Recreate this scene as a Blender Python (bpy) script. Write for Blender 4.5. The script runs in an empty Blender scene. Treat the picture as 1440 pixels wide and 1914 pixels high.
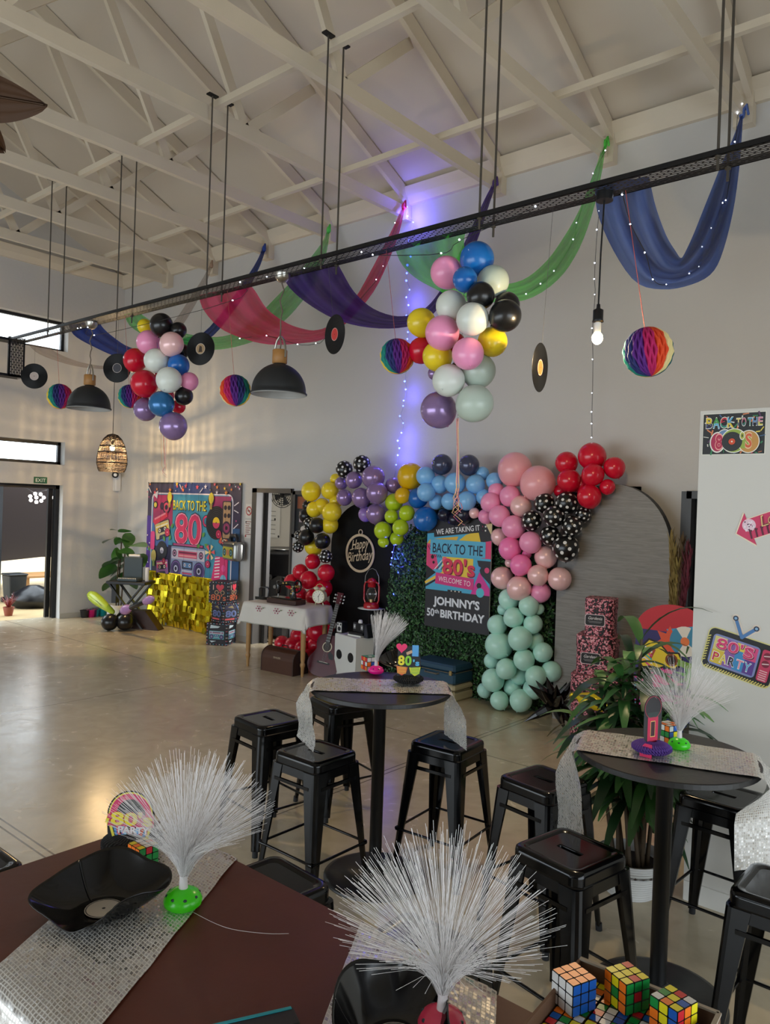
import bpy, math, random
from mathutils import Vector, Matrix, noise
C = bpy.context.scene
COL = C.collection
PI = math.pi
R = random.Random(80)
# ---------------------------------------------------------------- camera
CAM = Vector((0, 0, 2.0)); FPX = 1429.5
yaw, pit, rol = math.radians(40.45), math.radians(-0.394), math.radians(1.9385)
FW = Vector((-math.sin(yaw)*math.cos(pit), math.cos(yaw)*math.cos(pit), math.sin(pit)))
_r0 = Vector((math.cos(yaw), math.sin(yaw), 0)); _u0 = _r0.cross(FW)
RT = _r0*math.cos(rol) + _u0*math.sin(rol); UP = _u0*math.cos(rol) - _r0*math.sin(rol)
cd = bpy.data.cameras.new('camera'); cam = bpy.data.objects.new('camera', cd); COL.objects.link(cam)
cd.sensor_fit = 'HORIZONTAL'; cd.sensor_width = 36; cd.lens = FPX*36/1440; cd.clip_end = 200
m = Matrix((RT, UP, -FW)).transposed().to_4x4(); m.translation = CAM; cam.matrix_world = m
C.camera = cam
C.view_settings.view_transform = 'Standard'; C.view_settings.look = 'None'
C.view_settings.gamma = 1; C.view_settings.use_curve_mapping = False
C.view_settings.exposure = 0.25
C.cycles.use_denoising = True
C.cycles.max_bounces = 8; C.cycles.diffuse_bounces = 5; C.cycles.transparent_max_bounces = 24
C.cycles.sample_clamp_indirect = 6
# ---------------------------------------------------------------- daylight
wd = bpy.data.worlds.new('sky'); C.world = wd; wd.use_nodes = True
bg = wd.node_tree.nodes['Background']; bg.inputs[0].default_value = (0.82, 0.92, 1.0, 1); bg.inputs[1].default_value = 4.3
def area(name, loc, rot, sx, sy, power=0, col=(1, 1, 1), portal=False):
    l = bpy.data.lights.new(name, 'AREA'); l.shape = 'RECTANGLE'; l.size = sx; l.size_y = sy; l.energy = power; l.color = col
    o = bpy.data.objects.new(name, l); COL.objects.link(o); o.location = loc; o.rotation_euler = rot
    if portal: l.cycles.is_portal = True
    return o
X0, Y1, YB, XR = -12.06, 7.05, -3.4, 4.0      # left wall, right-hand long wall, wall behind the camera, end wall
area('daylight_left_clerestory', (X0-.1, 4.2, 4.57), (0, -PI/2, 0), .5, 3.7, portal=True)
area('daylight_left_door', (X0-.1, 5.0, 1.1), (0, -PI/2, 0), 2.1, 2.0, portal=True)
area('daylight_back_doors', (-5.5, YB-.05, 1.3), (PI/2, 0, 0), 9.0, 2.4, portal=True)
area('inner_room_daylight', (-6.0, 8.7, 1.7), (0, PI/2, 0), 1.3, 1.2, 130)
area('daylight_end_doors', (XR+.05, 1.5, 1.4), (0, PI/2, 0), 2.6, 6.5, portal=True)
# ---------------------------------------------------------------- pixel -> place
def ray(x, y): return RT*((x-720)/FPX) - UP*((y-957)/FPX) + FW
def at(x, y, X=None, Y=None, Z=None):
    d = ray(x, y)
    t = (X-CAM.x)/d.x if X is not None else (Y-CAM.y)/d.y if Y is not None else (Z-CAM.z)/d.z
    return CAM + d*t
def zat(P, x, y):                      # height on the vertical through P that shows at pixel (x, y)
    d = ray(x, y); return CAM.z + d.z/math.hypot(d.x, d.y)*math.hypot(P[0]-CAM.x, P[1]-CAM.y)
def depth(P): return (Vector(P)-CAM).dot(FW)
# ---------------------------------------------------------------- materials
def lin(h):
    h = h.lstrip('#'); o = []
    for i in (0, 2, 4):
        c = int(h[i:i+2], 16)/255; o.append(c/12.92 if c <= .04045 else ((c+.055)/1.055)**2.4)
    return (*o, 1)
_M = {}
def mat(name, col='#808080', rough=.5, metal=0, spec=None, coat=0, emit=None, es=0, trans=0, alpha=1, noise_amt=0, nscale=8, bump=0, bscale=40, sheen=0):
    if name in _M: return _M[name]
    m = bpy.data.materials.new(name); m.use_nodes = True; nt = m.node_tree; b = nt.nodes['Principled BSDF']
    c = lin(col) if isinstance(col, str) else (*col, 1)
    b.inputs['Base Color'].default_value = c; b.inputs['Roughness'].default_value = rough; b.inputs['Metallic'].default_value = metal
    if spec is not None: b.inputs['Specular IOR Level'].default_value = spec
    if coat: b.inputs['Coat Weight'].default_value = coat; b.inputs['Coat Roughness'].default_value = .08
    if emit: b.inputs['Emission Color'].default_value = lin(emit); b.inputs['Emission Strength'].default_value = es
    if trans: b.inputs['Transmission Weight'].default_value = trans
    if alpha < 1: b.inputs['Alpha'].default_value = alpha
    if noise_amt or bump:
        tc = nt.nodes.new('ShaderNodeTexCoord')
        if noise_amt:
            n = nt.nodes.new('ShaderNodeTexNoise'); n.inputs['Scale'].default_value = nscale; n.inputs['Detail'].default_value = 5
            nt.links.new(tc.outputs['Object'], n.inputs['Vector'])
            mx = nt.nodes.new('ShaderNodeMix'); mx.data_type = 'RGBA'; nt.links.new(n.outputs['Fac'], mx.inputs['Factor'])
            mx.inputs['A'].default_value = tuple(min(1, v*(1-noise_amt)) for v in c[:3])+(1,)
            mx.inputs['B'].default_value = tuple(min(1, v*(1+noise_amt)) for v in c[:3])+(1,)
            nt.links.new(mx.outputs['Result'], b.inputs['Base Color'])
        if bump:
            n2 = nt.nodes.new('ShaderNodeTexNoise'); n2.inputs['Scale'].default_value = bscale; n2.inputs['Detail'].default_value = 4
            nt.links.new(tc.outputs['Object'], n2.inputs['Vector'])
            bp = nt.nodes.new('ShaderNodeBump'); bp.inputs['Strength'].default_value = bump; bp.inputs['Distance'].default_value = .02
            nt.links.new(n2.outputs['Fac'], bp.inputs['Height']); nt.links.new(bp.outputs['Normal'], b.inputs['Normal'])
    _M[name] = m; return m
def pm(h, rough=.55):                  # printed ink / paint of one colour
    return mat('ink_'+h.lstrip('#')+('' if rough == .55 else '_%d' % int(rough*100)), h, rough)
def sheer(name, col, op):              # thin voile: part of the light passes straight through the weave
    if name in _M: return _M[name]
    m = bpy.data.materials.new(name); m.use_nodes = True; nt = m.node_tree; nt.nodes.clear()
    o = nt.nodes.new('ShaderNodeOutputMaterial'); t = nt.nodes.new('ShaderNodeBsdfTransparent'); d = nt.nodes.new('ShaderNodeBsdfDiffuse')
    tl = nt.nodes.new('ShaderNodeBsdfTranslucent'); a = nt.nodes.new('ShaderNodeMixShader'); b = nt.nodes.new('ShaderNodeMixShader')
    d.inputs[0].default_value = lin(col); tl.inputs[0].default_value = lin(col)
    w = nt.nodes.new('ShaderNodeTexCoord'); n = nt.nodes.new('ShaderNodeTexNoise'); n.inputs['Scale'].default_value = 9
    mp = nt.nodes.new('ShaderNodeMapRange'); mp.inputs[1].default_value = .3; mp.inputs[2].default_value = .7
    mp.inputs[3].default_value = max(0, op-.03); mp.inputs[4].default_value = min(1, op+.03)
    nt.links.new(w.outputs['Object'], n.inputs['Vector']); nt.links.new(n.outputs['Fac'], mp.inputs[0])
    a.inputs[0].default_value = .4; nt.links.new(d.outputs[0], a.inputs[1]); nt.links.new(tl.outputs[0], a.inputs[2])
    nt.links.new(mp.outputs[0], b.inputs[0]); nt.links.new(t.outputs[0], b.inputs[1]); nt.links.new(a.outputs[0], b.inputs[2])
    nt.links.new(b.outputs[0], o.inputs[0]); _M[name] = m; return m
# ---------------------------------------------------------------- mesh builder
def basis(d):
    d = Vector(d).normalized(); a = Vector((0, 0, 1)) if abs(d.z) < .9 else Vector((1, 0, 0))
    u = a.cross(d).normalized(); return u, d.cross(u)
class MB:
    def __init__(s): s.v = []; s.f = []; s.mi = []; s.sm = []; s.ms = []; s.uv = {}
    def add(s, vs, fs, m, smooth=False, uvs=None):
        if m not in s.ms: s.ms.append(m)
        k = s.ms.index(m); n = len(s.v); s.v += [Vector(p) for p in vs]
        for j, f in enumerate(fs):
            if uvs: s.uv[len(s.f)] = uvs[j]
            s.f.append([n+i for i in f]); s.mi.append(k); s.sm.append(smooth)
        return s
    def box(s, c, d, m, T=None, bev=0):
        hx, hy, hz = d[0]/2, d[1]/2, d[2]/2
        if bev:
            b = min(bev, hx*.95, hy*.95, hz*.95); V = []; F = []
            for z, i in ((-hz, b), (-hz+b, 0), (hz-b, 0), (hz, b)):
                x, y = hx-i, hy-i
                V += [(x, y-b, z), (x-b, y, z), (-x+b, y, z), (-x, y-b, z), (-x, -y+b, z), (-x+b, -y, z), (x-b, -y, z), (x, -y+b, z)]
            for l in range(3):
                for k in range(8): F.append((l*8+k, l*8+(k+1) % 8, l*8+8+(k+1) % 8, l*8+8+k))
            F += [tuple(range(7, -1, -1)), tuple(range(24, 32))]
        else:
            V = [(x, y, z) for z in (-hz, hz) for x, y in ((-hx, -hy), (hx, -hy), (hx, hy), (-hx, hy))]
            F = [(3, 2, 1, 0), (4, 5, 6, 7), (0, 1, 5, 4), (1, 2, 6, 5), (2, 3, 7, 6), (3, 0, 4, 7)]
        M = Matrix.Translation(c) @ (T.to_4x4() if T is not None else Matrix.Identity(4))
        return s.add([M @ Vector(p) for p in V], F, m)
    def loft(s, rings, m, smooth=True, cap=(True, True), closed=True, loop=False):
        n = len(rings[0]); V = [p for r in rings for p in r]; F = []; L = len(rings)
        for l in range(L if loop else L-1):
            for k in range(n if closed else n-1):
                a, b = l*n, ((l+1) % L)*n; F.append((a+k, a+(k+1) % n, b+(k+1) % n, b+k))
        s.add(V, F, m, smooth)
        if cap[0]: s.add(rings[0], [tuple(range(n-1, -1, -1))], m)
        if cap[1]: s.add(rings[-1], [tuple(range(n))], m)
        return s
    def tube(s, pts, r, m, n=8, smooth=True, cap=True):
        pts = [Vector(p) for p in pts]; rings = []; u = None
        for i, p in enumerate(pts):
            d = (pts[min(i+1, len(pts)-1)]-pts[max(i-1, 0)])
            if d.length < 1e-9: d = Vector((0, 0, 1))
            d.normalize()
            if u is None: u, w = basis(d)
            else:
                u = (u - d*u.dot(d)); u = u.normalized() if u.length > 1e-6 else basis(d)[0]; w = d.cross(u)
            rr = r[i] if isinstance(r, (list, tuple)) else r
            rings.append([p+u*math.cos(2*PI*k/n)*rr+w*math.sin(2*PI*k/n)*rr for k in range(n)])
        return s.loft(rings, m, smooth, (cap, cap))
    def cyl(s, a, b, r, m, n=16, r2=None): return s.tube([a, b], [r, r if r2 is None else r2], m, n)
    def lathe(s, prof, m, n=24, c=(0, 0, 0), smooth=True, cap=(True, True)):
        c = Vector(c)
        return s.loft([[c+Vector((r*math.cos(2*PI*k/n), r*math.sin(2*PI*k/n), z)) for k in range(n)] for r, z in prof], m, smooth, cap)
    def ball(s, c, r, m, n=16, k=10, sq=(1, 1, 1)):
        c = Vector(c); rings = []
        for i in range(1, k):
            a = PI*i/k; rings.append([c+Vector((r*sq[0]*math.sin(a)*math.cos(2*PI*j/n), r*sq[1]*math.sin(a)*math.sin(2*PI*j/n), -r*sq[2]*math.cos(a))) for j in range(n)])
        s.loft(rings, m, True, (False, False))
        s.add([c-Vector((0, 0, r*sq[2]))]+rings[0], [(0, (j+1) % n+1, j+1) for j in range(n)], m, True)
        return s.add([c+Vector((0, 0, r*sq[2]))]+rings[-1], [(0, j+1, (j+1) % n+1) for j in range(n)], m, True)
    def prism(s, pts, h, m, T=None, side=None):   # outline in XY, from z=0 to h
        n = len(pts); T = T or Matrix.Identity(4)
        V = [T @ Vector((p[0], p[1], 0)) for p in pts]+[T @ Vector((p[0], p[1], h)) for p in pts]
        s.add(V, [tuple(range(n-1, -1, -1)), tuple(range(n, 2*n))], m)
        return s.add(V, [(k, (k+1) % n, n+(k+1) % n, n+k) for k in range(n)], side or m)
    def sheet(s, rows, m, smooth=True, uv=None):  # open grid of points
        n = len(rows[0]); V = [p for r in rows for p in r]; F = []; U = []
        for i in range(len(rows)-1):
            for j in range(n-1):
                F.append((i*n+j, i*n+j+1, (i+1)*n+j+1, (i+1)*n+j))
                if uv: U.append([uv[a][b] for a, b in ((i, j), (i, j+1), (i+1, j+1), (i+1, j))])
        return s.add(V, F, m, smooth, U if uv else None)
    def build(s, name, parent=None, org=None, loc=None, rot=None, scale=None):
        me = bpy.data.meshes.new(name); o0 = Vector(org) if org is not None else Vector((0, 0, 0))
        me.from_pydata([tuple(p-o0) for p in s.v], [], s.f)
        for mm in s.ms: me.materials.append(mm)
        me.polygons.foreach_set('material_index', s.mi); me.polygons.foreach_set('use_smooth', s.sm)
        if s.uv:
            ul = me.uv_layers.new(name='UVMap')
            for fi, us in s.uv.items():
                for li, q in zip(me.polygons[fi].loop_indices, us): ul.data[li].uv = q
        me.update()
        o = bpy.data.objects.new(name, me); COL.objects.link(o)
        if org is not None: o.location = o0
        if loc is not None: o.location = loc
        if rot is not None: o.rotation_euler = rot
        if scale is not None: o.scale = scale
        if parent is not None: o.parent = parent
        return o
def tag(o, label, cat, group=None, kind=None):
    o['label'] = label; o['category'] = cat
    if group: o['group'] = group
    if kind: o['kind'] = kind
    return o
def root(name, label, cat, loc=(0, 0, 0), rot=0, group=None):
    o = bpy.data.objects.new(name, None); COL.objects.link(o); o.location = loc; o.empty_display_size = .1
    o.rotation_euler = rot if isinstance(rot, (tuple, list)) else (0, 0, rot)
    return tag(o, label, cat, group)
def struct(o, label=None):
    o['kind'] = 'structure'
    if label: o['label'] = label
    return o
def copy_tree(o, parent=None):
    c = o.copy(); COL.objects.link(c); c.parent = parent
    for ch in [x for x in bpy.data.objects if x.parent == o]: copy_tree(ch, c)
    return c
def setrel(o, P): o.location = P; return o
# ---------------------------------------------------------------- flat printing
_T = {}
def text_geo(s, bold=0):
    k = (s, bold)
    if k in _T: return _T[k]
    cu = bpy.data.curves.new('t', 'FONT'); cu.body = s; cu.size = 1; cu.offset = bold; cu.resolution_u = 3; cu.align_x = 'CENTER'
    ob = bpy.data.objects.new('t', cu); COL.objects.link(ob); bpy.context.view_layer.update()
    ev = ob.evaluated_get(bpy.context.evaluated_depsgraph_get()); me = ev.to_mesh()
    g = ([(v.co.x, v.co.y) for v in me.vertices], [tuple(p.vertices) for p in me.polygons]); ev.to_mesh_clear()
    bpy.data.objects.remove(ob); bpy.data.curves.remove(cu)
    xs = [p[0] for p in g[0]] or [0]; w = max(xs)-min(xs); cx = (max(xs)+min(xs))/2
    g = ([(x-cx, y) for x, y in g[0]], g[1], w); _T[k] = g; return g
def circ(cx, cy, r, n=24, ry=None, a0=0, a1=2*PI):
    ry = r if ry is None else ry
    full = abs(a1-a0-2*PI) < 1e-6; k = n if full else n+1
    return [(cx+r*math.cos(a0+(a1-a0)*i/n), cy+ry*math.sin(a0+(a1-a0)*i/n)) for i in range(k)]
def rrect(x0, y0, x1, y1, r, n=5):
    o = []
    for cx, cy, a in ((x1-r, y1-r, 0), (x0+r, y1-r, PI/2), (x0+r, y0+r, PI), (x1-r, y0+r, 1.5*PI)):
        o += [(cx+r*math.cos(a+PI/2*i/n), cy+r*math.sin(a+PI/2*i/n)) for i in range(n+1)]
    return o
def star(cx, cy, r, k=5, q=.4, a=PI/2):
    return [(cx+(r if i % 2 == 0 else r*q)*math.cos(a+PI*i/k), cy+(r if i % 2 == 0 else r*q)*math.sin(a+PI*i/k)) for i in range(2*k)]
class Art(MB):                          # local XY plane, each shape a hair above the last
    def __init__(s, z=0, dz=.0001): MB.__init__(s); s.z = z; s.dz = dz; s.X = None
    def _p(s, pts): s.z += s.dz; return [(s.X @ Vector((p[0], p[1], s.z)) if s.X else (p[0], p[1], s.z)) for p in pts]
    def poly(s, pts, c): s.add(s._p(pts), [tuple(range(len(pts)))], pm(c) if isinstance(c, str) else c); return s
    def rect(s, x0, y0, x1, y1, c): return s.poly([(x0, y0), (x1, y0), (x1, y1), (x0, y1)], c)
    def disc(s, cx, cy, r, c, n=24, ry=None): return s.poly(circ(cx, cy, r, n, ry), c)
    def ring(s, cx, cy, r0, r1, c, n=28, ry=1):
        V = s._p([(cx+r*math.cos(2*PI*i/n), cy+r*ry*math.sin(2*PI*i/n)) for r in (r1, r0) for i in range(n)])
        s.add(V, [(i, (i+1) % n, n+(i+1) % n, n+i) for i in range(n)], pm(c) if isinstance(c, str) else c); return s
    def line(s, pts, w, c):
        for a, b in zip(pts, pts[1:]):
            d = Vector((b[0]-a[0], b[1]-a[1])); L = d.length or 1; n = Vector((-d.y, d.x))/L*w/2; e = d/L*w*.3
            s.poly([(a[0]-e.x+n.x, a[1]-e.y+n.y), (a[0]-e.x-n.x, a[1]-e.y-n.y), (b[0]+e.x-n.x, b[1]+e.y-n.y), (b[0]+e.x+n.x, b[1]+e.y+n.y)], c)
        return s
    def text(s, t, x, y, h, c, w=None, bold=0, ang=0, shear=0):   # h = cap height, w = fitted width
        V, F, gw = text_geo(t, bold); k = h/.71; kx = w/gw if w else k; ca, sa = math.cos(ang), math.sin(ang)
        P = []
        for px, py in V:
            a, b = px*kx+py*k*shear, py*k; P.append((x+a*ca-b*sa, y+a*sa+b*ca))
        s.add(s._p(P), F, pm(c) if isinstance(c, str) else c); return s
def wallm(P, zrot=0):                   # frame for something hung on / facing -Y: local x -> +X, local y -> Z, local z -> -Y
    return (PI/2, 0, zrot)
# ================================================================ ROOM
def floor_mat():
    m = bpy.data.materials.new('polished_concrete'); m.use_nodes = True; nt = m.node_tree; b = nt.nodes['Principled BSDF']; L = nt.links.new
    tc = nt.nodes.new('ShaderNodeTexCoord')
    def N(sc, det, dist=0):
        n = nt.nodes.new('ShaderNodeTexNoise'); n.inputs['Scale'].default_value = sc; n.inputs['Detail'].default_value = det; n.inputs['Distortion'].default_value = dist
        L(tc.outputs['Object'], n.inputs['Vector']); return n
    n1, n2 = N(.9, 8, .6), N(5, 10, 1.2)
    cr = nt.nodes.new('ShaderNodeValToRGB'); e = cr.color_ramp.elements
    e[0].position = .3; e[0].color = lin('#b3a58b'); e[1].position = .7; e[1].color = lin('#d2c4a8')
    ad = nt.nodes.new('ShaderNodeMath'); ad.operation = 'MULTIPLY_ADD'; ad.inputs[1].default_value = .45
    L(n2.outputs['Fac'], ad.inputs[0])
    sc = nt.nodes.new('ShaderNodeMath'); sc.operation = 'MULTIPLY'; sc.inputs[1].default_value = .55
    L(n1.outputs['Fac'], sc.inputs[0]); L(sc.outputs[0], ad.inputs[2]); L(ad.outputs[0], cr.inputs[0])
    # saw-cut joints: one family each way
    sp = nt.nodes.new('ShaderNodeSeparateXYZ'); L(tc.outputs['Object'], sp.inputs[0])
    def joint(ax, vals):
        prev = None
        for v in vals:
            s = nt.nodes.new('ShaderNodeMath'); s.operation = 'COMPARE'; s.inputs[1].default_value = v; s.inputs[2].default_value = .006
            L(sp.outputs[ax], s.inputs[0])
            if prev is None: prev = s
            else:
                a = nt.nodes.new('ShaderNodeMath'); a.operation = 'MAXIMUM'; L(prev.outputs[0], a.inputs[0]); L(s.outputs[0], a.inputs[1]); prev = a
        return prev
    jx = joint('X', [JX, JX+.05, JX-3.4, JX-6.8, JX+3.4]); jy = joint('Y', [JY, JY+.05, JY+3.3, JY-3.3])
    mxj = nt.nodes.new('ShaderNodeMath'); mxj.operation = 'MAXIMUM'; L(jx.outputs[0], mxj.inputs[0]); L(jy.outputs[0], mxj.inputs[1])
    mj = nt.nodes.new('ShaderNodeMath'); mj.operation = 'MULTIPLY'; mj.inputs[1].default_value = .75; L(mxj.outputs[0], mj.inputs[0])
    mx = nt.nodes.new('ShaderNodeMix'); mx.data_type = 'RGBA'; L(mj.outputs[0], mx.inputs['Factor']); L(cr.outputs[0], mx.inputs['A']); mx.inputs['B'].default_value = lin('#4a3d2c')
    L(mx.outputs['Result'], b.inputs['Base Color'])
    rr = nt.nodes.new('ShaderNodeMapRange'); rr.inputs[3].default_value = .14; rr.inputs[4].default_value = .34; L(n2.outputs['Fac'], rr.inputs[0]); L(rr.outputs[0], b.inputs['Roughness'])
    bp = nt.nodes.new('ShaderNodeBump'); bp.inputs['Strength'].default_value = .06; bp.inputs['Distance'].default_value = .02; L(n2.outputs['Fac'], bp.inputs['Height']); L(bp.outputs[0], b.inputs['Normal'])
    b.inputs['Specular IOR Level'].default_value = .65
    return m
JX = at(720, 1440, Z=0).x; JY = at(0, 1545, Z=0).y
FL = floor_mat()
WALLM = mat('wall_paint', '#c8c6c3', .85, noise_amt=.04, nscale=1.2, bump=.12, bscale=18)
CEILM = mat('ceiling_board_paint', '#cdc2b2', .8, noise_amt=.03, nscale=2)
TRUSSM = mat('truss_cream_paint', '#d3c7b3', .6, noise_amt=.06, nscale=3)
FRAMEM = mat('black_aluminium', '#1c1d20', .4, .3)
GLASSM = mat('window_glass', '#ffffff', .02, trans=1, spec=.3)
struct(MB().box(((X0+XR)/2, (Y1+YB)/2, -.1), (XR-X0+.6, Y1-YB+.6, .2), FL).build('floor'))
def wall(name, axis, c, th, a0, a1, z1, holes, mt=WALLM):
    A = sorted({a0, a1, *[h[0] for h in holes], *[h[1] for h in holes]}); Z = sorted({0, z1, *[h[2] for h in holes], *[h[3] for h in holes]})
    b = MB()
    for i in range(len(A)-1):
        for k in range(len(Z)-1):
            am, zm = (A[i]+A[i+1])/2, (Z[k]+Z[k+1])/2
            if any(h[0] < am < h[1] and h[2] < zm < h[3] for h in holes): continue
            d = A[i+1]-A[i], Z[k+1]-Z[k]
            if axis == 'x': b.box((am, c+th/2, zm), (d[0], abs(th), d[1]), mt)
            else: b.box((c+th/2, am, zm), (abs(th), d[0], d[1]), mt)
    return struct(b.build(name))
ZW = 5.6
DL, DR = at(475, 912, Y=Y1).x, at(550, 912, Y=Y1).x
HD = 2.2
wall('wall_right', 'x', Y1, .22, X0-.25, XR+.25, 5.95, [(DL, DR, 0, HD), (-2.43, -1.5, 0, 2.22)])
HE = [(4.1, 6.06, 0, 2.17), (3.2, 6.07, 2.5, 2.87), (2.3, 6.07, 4.33, 4.83)]
wall('wall_left', 'y', X0, -.25, YB-.25, Y1+.25, ZW+.1, HE)
wall('wall_back', 'x', YB, -.22, X0, XR, ZW+.3, [(-10, -1, 0, 2.5)])
wall('wall_end', 'y', XR, .22, YB, Y1, ZW+.3, [(-1.8, 4.8, 0, 2.7)])
YR = 1.85; SL = .45
def zr(y): return 5.62 + SL*(7.0-y) if y >= YR else 5.62 + SL*(7.0-(2*YR-y))
b = MB()                                # gable infill over the left wall and the end wall
for x in (X0, XR+.22):
    b.prism([(YB-.1, ZW), (Y1+.1, ZW), (Y1+.1, zr(7.0)+.2), (YR, zr(YR)+.25), (YB-.1, zr(YB)+.2)], .22, WALLM, Matrix(((0, 0, -1, x), (1, 0, 0, 0), (0, 1, 0, 0), (0, 0, 0, 1))))
struct(b.build('wall_gable'))
# sloping ceiling boards with battened joints
b = MB()
for side in (1, -1):
    ya, yb = (Y1+.1, YR) if side > 0 else (YB-.1, YR)
    za, zb = zr(ya if side > 0 else YB)+.16, zr(YR)+.16
    b.add([(X0-.2, ya, za), (XR+.2, ya, za), (XR+.2, yb, zb), (X0-.2, yb, zb), (X0-.2, ya, za+.05), (XR+.2, ya, za+.05), (XR+.2, yb, zb+.05), (X0-.2, yb, zb+.05)],
          [(0, 1, 2, 3), (7, 6, 5, 4), (0, 4, 5, 1), (1, 5, 6, 2), (2, 6, 7, 3), (3, 7, 4, 0)], CEILM)
struct(b.build('ceiling'))
TX = [-10.71, -9.55, -8.29, -7.09, -5.84, -4.54, -3.29, -2.04, -.8, .45, 1.7, 2.95]
def beam(b, p, q, w, h, m):             # rectangular timber from p to q, w across X, h in the truss plane
    p, q = Vector(p), Vector(q); d = (q-p).normalized()
    u = Vector((1, 0, 0)) if abs(d.x) < .9 else Vector((0, 1, 0)); v = d.cross(u).normalized()
    rs = [[c+u*a*w/2+v*e*h/2 for a, e in ((-1, -1), (1, -1), (1, 1), (-1, 1))] for c in (p, q)]
    b.loft(rs, m, False)
for i, x in enumerate(TX):
    o = bpy.data.objects.new('roof_truss', None); COL.objects.link(o); o.location = (x, YR, 5.45); o['kind'] = 'structure'
    def tb(name, p, q, w=.05, h=.12, dx=0):
        e = MB(); beam(e, (dx, p[0]-YR, p[1]-5.45), (dx, q[0]-YR, q[1]-5.45), w, h, TRUSSM); e.build(name, o)
    tb('bottom_chord', (YB, 5.51), (Y1, 5.51), .06, .13)
    for s in (1, -1):
        Yf = lambda y: y if s > 0 else 2*YR-y
        tb('rafter', (Yf(7.02), 5.66), (YR, zr(YR)+.08), .05, .15, .055)
        tb('web', (Yf(5.5), zr(5.5)+.03), (Yf(4.64), 5.55), .045, .1, -.04)
        tb('web', (Yf(4.64), 5.55), (Yf(3.8), zr(3.8)+.03), .045, .1, -.04)
        tb('web', (Yf(3.8), zr(3.8)+.03), (Yf(2.1), 5.55), .045, .1, -.04)
    e = MB(); e.box((.01, 7.0-YR, .1), (.16, .1, .32), TRUSSM); e.build('bearer', o)
for k, (y, z) in enumerate(((5.93, 5.6), (4.24, 5.6), (2.4, 5.6))):
    struct(MB().box(((X0+XR)/2, y, z), (XR-X0, .05, .06), TRUSSM).build('roof_brace'))
b = MB(); prof = [(0, 5.58), (-.05, 5.58), (-.1, 5.66), (-.14, 5.76), (0, 5.76)]
b.loft([[(x, Y1+p, z) for p, z in prof] for x in (X0, XR)], TRUSSM, False)
struct(b.build('trim_cornice'))
b = MB(); b.loft([[(X0-p, y, z+.02) for p, z in prof] for y in (YB, Y1)], TRUSSM, False); struct(b.build('trim_cornice_left'))
struct(MB().box((X0+.006, (6.06+Y1)/2, .04), (.012, Y1-6.06, .08), mat('skirting_grey', '#b5b1a8', .7)).build('baseboard_left'))
struct(MB().box(((X0+DL)/2, Y1-.006, .04), (DL-X0, .012, .08), mat('skirting_grey')).build('baseboard_right'))
# ---- windows and doors of the left wall
def framed(name, y0, y1, z0, z1, mull=(), x=X0-.17, fw=.05):
    b = MB(); d = .06
    b.box((x, (y0+y1)/2, z0+fw/2), (d, y1-y0, fw), FRAMEM).box((x, (y0+y1)/2, z1-fw/2), (d, y1-y0, fw), FRAMEM)
    for y in (y0+fw/2, y1-fw/2, *mull): b.box((x, y, (z0+z1)/2), (d, fw, z1-z0), FRAMEM)
    o = struct(b.build(name))
    MB().box((x, (y0+y1)/2, (z0+z1)/2), (.006, y1-y0-fw, z1-z0-fw), GLASSM).build('pane', o); return o
framed('window_1', 2.3, 6.07, 4.33, 4.83, (4.2,))
framed('window_2', 3.2, 6.07, 2.5, 2.87, (4.6,))
b = MB(); x = X0-.17
for y in (4.13, 6.03): b.box((x, y, 1.085), (.1, .06, 2.17), FRAMEM)
b.box((x, 5.08, 2.14), (.1, 1.96, .06), FRAMEM); b.box((x-.05, 5.95, 1.06), (.05, .07, 2.1), FRAMEM)
do = struct(b.build('door_1'))
leaf = MB().box((0, .46, 1.06), (.045, .92, 2.1), mat('dark_door_leaf', '#16181f', .25)).build('door_leaf', do, loc=(X0-.1, 4.16, 0), rot=(0, 0, math.radians(-18)))
MB().tube([(.03, .82, 1.0), (.07, .82, 1.0), (.07, .82, 1.3), (.03, .82, 1.3)], .012, mat('steel', '#9a9a98', .3, 1)).build('door_handle', leaf)
# ---- doorway in the long wall and the room seen through it
b = MB(); dm = mat('dark_grey_door_frame', '#4b4845', .5)
for x in (DL+.05, DR-.012): b.box((x, Y1+.1, HD/2), (.1 if x < -8 else .03, .26, HD), dm)
b.box(((DL+DR)/2, Y1+.1, HD-.03), (DR-DL, .26, .06), dm); b.box((DL+.14, Y1+.16, HD/2), (.06, .06, HD), mat('door_rebate', '#2f2c2a', .5))
struct(b.build('door_2'))
iw = mat('inner_room_paint', '#c9c4b8', .8)
for nm, c, d, m_ in (('wall_inner_back', (-9.2, Y1+3.27, 1.4), (7, .1, 2.8), iw), ('wall_inner_left', (-12.47, Y1+1.72, 1.4), (.1, 2.98, 2.8), iw), ('wall_inner_right', (-5.9, Y1+1.72, 1.4), (.1, 2.98, 2.8), iw), ('ceiling_inner', (-9.2, Y1+1.72, 2.85), (6.6, 2.98, .1), iw), ('floor_inner', (-9.2, Y1+1.72, -.05), (6.6, 2.98, .1), mat('inner_floor', '#8b7d68', .5))): struct(MB().box(c, d, m_).build(nm))
struct(MB().box((-9.6, Y1+3.05, 2.24), (2.2, .3, .34), mat('bulkhead_dark', '#3a3836', .6)).build('trim_bulkhead'))
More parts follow.
